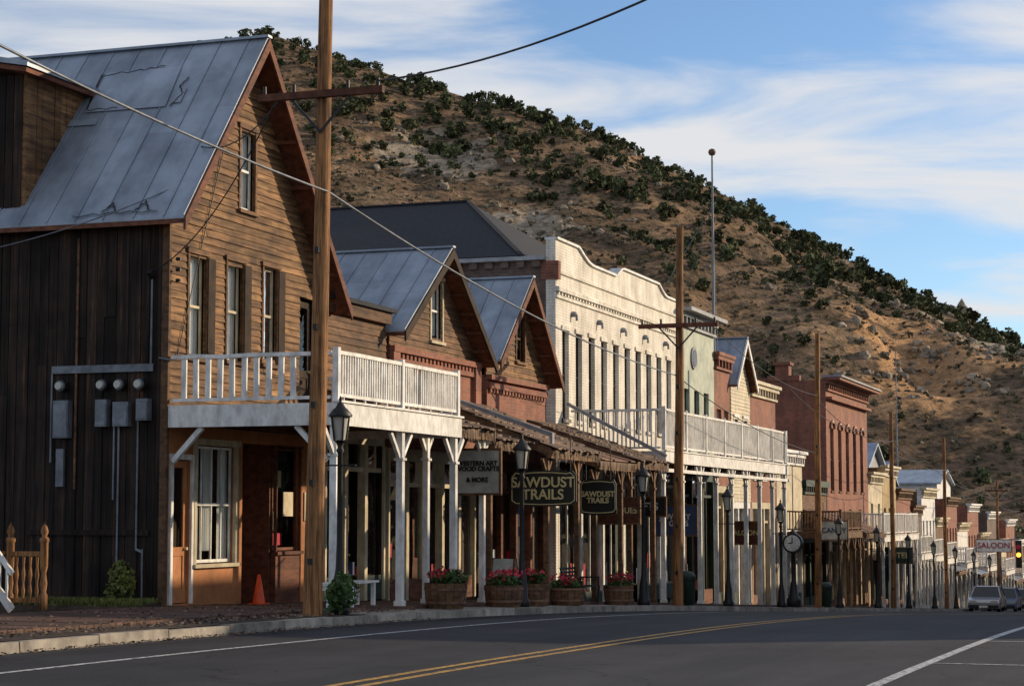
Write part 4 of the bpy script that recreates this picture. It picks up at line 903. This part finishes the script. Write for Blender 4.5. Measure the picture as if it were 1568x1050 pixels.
# ================================================================ LIGHT, SKY, CAMERA
el=math.radians(16); hx,hy=.91,.41; hn=math.hypot(hx,hy); hx/=hn;hy/=hn
sd=Vector((hx*math.cos(el),hy*math.cos(el),math.sin(el)))
L=bpy.data.lights.new('sun','SUN'); L.energy=5.0; L.angle=math.radians(.5); L.color=(1,.79,.53)
lo=bpy.data.objects.new('sun',L); scene.collection.objects.link(lo); lo.rotation_euler=sd.to_track_quat('Z','Y').to_euler(); lo.location=(60,20,60)
w=bpy.data.worlds.new('World'); scene.world=w; w.use_nodes=True; nt=w.node_tree; nt.nodes.clear()
out=N(nt,'ShaderNodeOutputWorld'); bg=N(nt,'ShaderNodeBackground'); bg.inputs[1].default_value=.12; nt.links.new(bg.outputs[0],out.inputs[0])
sk=N(nt,'ShaderNodeTexSky'); sk.sky_type='NISHITA'; sk.sun_disc=False; sk.sun_elevation=el; sk.sun_rotation=math.atan2(hx,hy); sk.altitude=1000; sk.air_density=1; sk.dust_density=.5; sk.ozone_density=2.2
tc=N(nt,'ShaderNodeTexCoord').outputs['Generated']; sx=N(nt,'ShaderNodeSeparateXYZ'); nt.links.new(tc,sx.inputs[0])
dn=N(nt,'ShaderNodeMath',operation='ADD'); nt.links.new(sx.outputs[2],dn.inputs[0]); dn.inputs[1].default_value=.12
px=N(nt,'ShaderNodeMath',operation='DIVIDE'); nt.links.new(sx.outputs[0],px.inputs[0]); nt.links.new(dn.outputs[0],px.inputs[1])
py=N(nt,'ShaderNodeMath',operation='DIVIDE'); nt.links.new(sx.outputs[1],py.inputs[0]); nt.links.new(dn.outputs[0],py.inputs[1])
cb=N(nt,'ShaderNodeCombineXYZ'); nt.links.new(px.outputs[0],cb.inputs[0]); nt.links.new(py.outputs[0],cb.inputs[1])
mp=N(nt,'ShaderNodeMapping'); mp.inputs['Rotation'].default_value=(0,0,.35); mp.inputs['Scale'].default_value=(1.2,1.9,1); mp.inputs['Location'].default_value=(1.3,.4,0); nt.links.new(cb.outputs[0],mp.inputs[0])
nz=N(nt,'ShaderNodeTexNoise'); nz.inputs['Scale'].default_value=1.1; nz.inputs['Detail'].default_value=7; nz.inputs['Roughness'].default_value=.54; nz.inputs['Distortion'].default_value=.5; nt.links.new(mp.outputs[0],nz.inputs[0])
cf=N(nt,'ShaderNodeMapRange'); cf.interpolation_type='SMOOTHSTEP'; cf.inputs[1].default_value=.38; cf.inputs[2].default_value=.64; cf.inputs[4].default_value=.94; nt.links.new(nz.outputs[0],cf.inputs[0])
skb=mul(nt,sk.outputs[0],(1.12,1.2,1.32))
cc=mul(nt,skb,(6.6,6.6,6.7),'MIX',cf.outputs[0]); nt.links.new(cc,bg.inputs[0])
cam=bpy.data.cameras.new('camera'); co=bpy.data.objects.new('camera',cam); scene.collection.objects.link(co)
cam.sensor_width=36; cam.lens=3000/1568*36; cam.clip_start=.1; cam.clip_end=6000
co.location=(0,0,0); co.rotation_euler=(math.radians(90+5.048),0,0); scene.camera=co
scene.view_settings.view_transform='Standard'; scene.view_settings.look='None'; scene.view_settings.exposure=0
print('objs',len(bpy.data.objects))
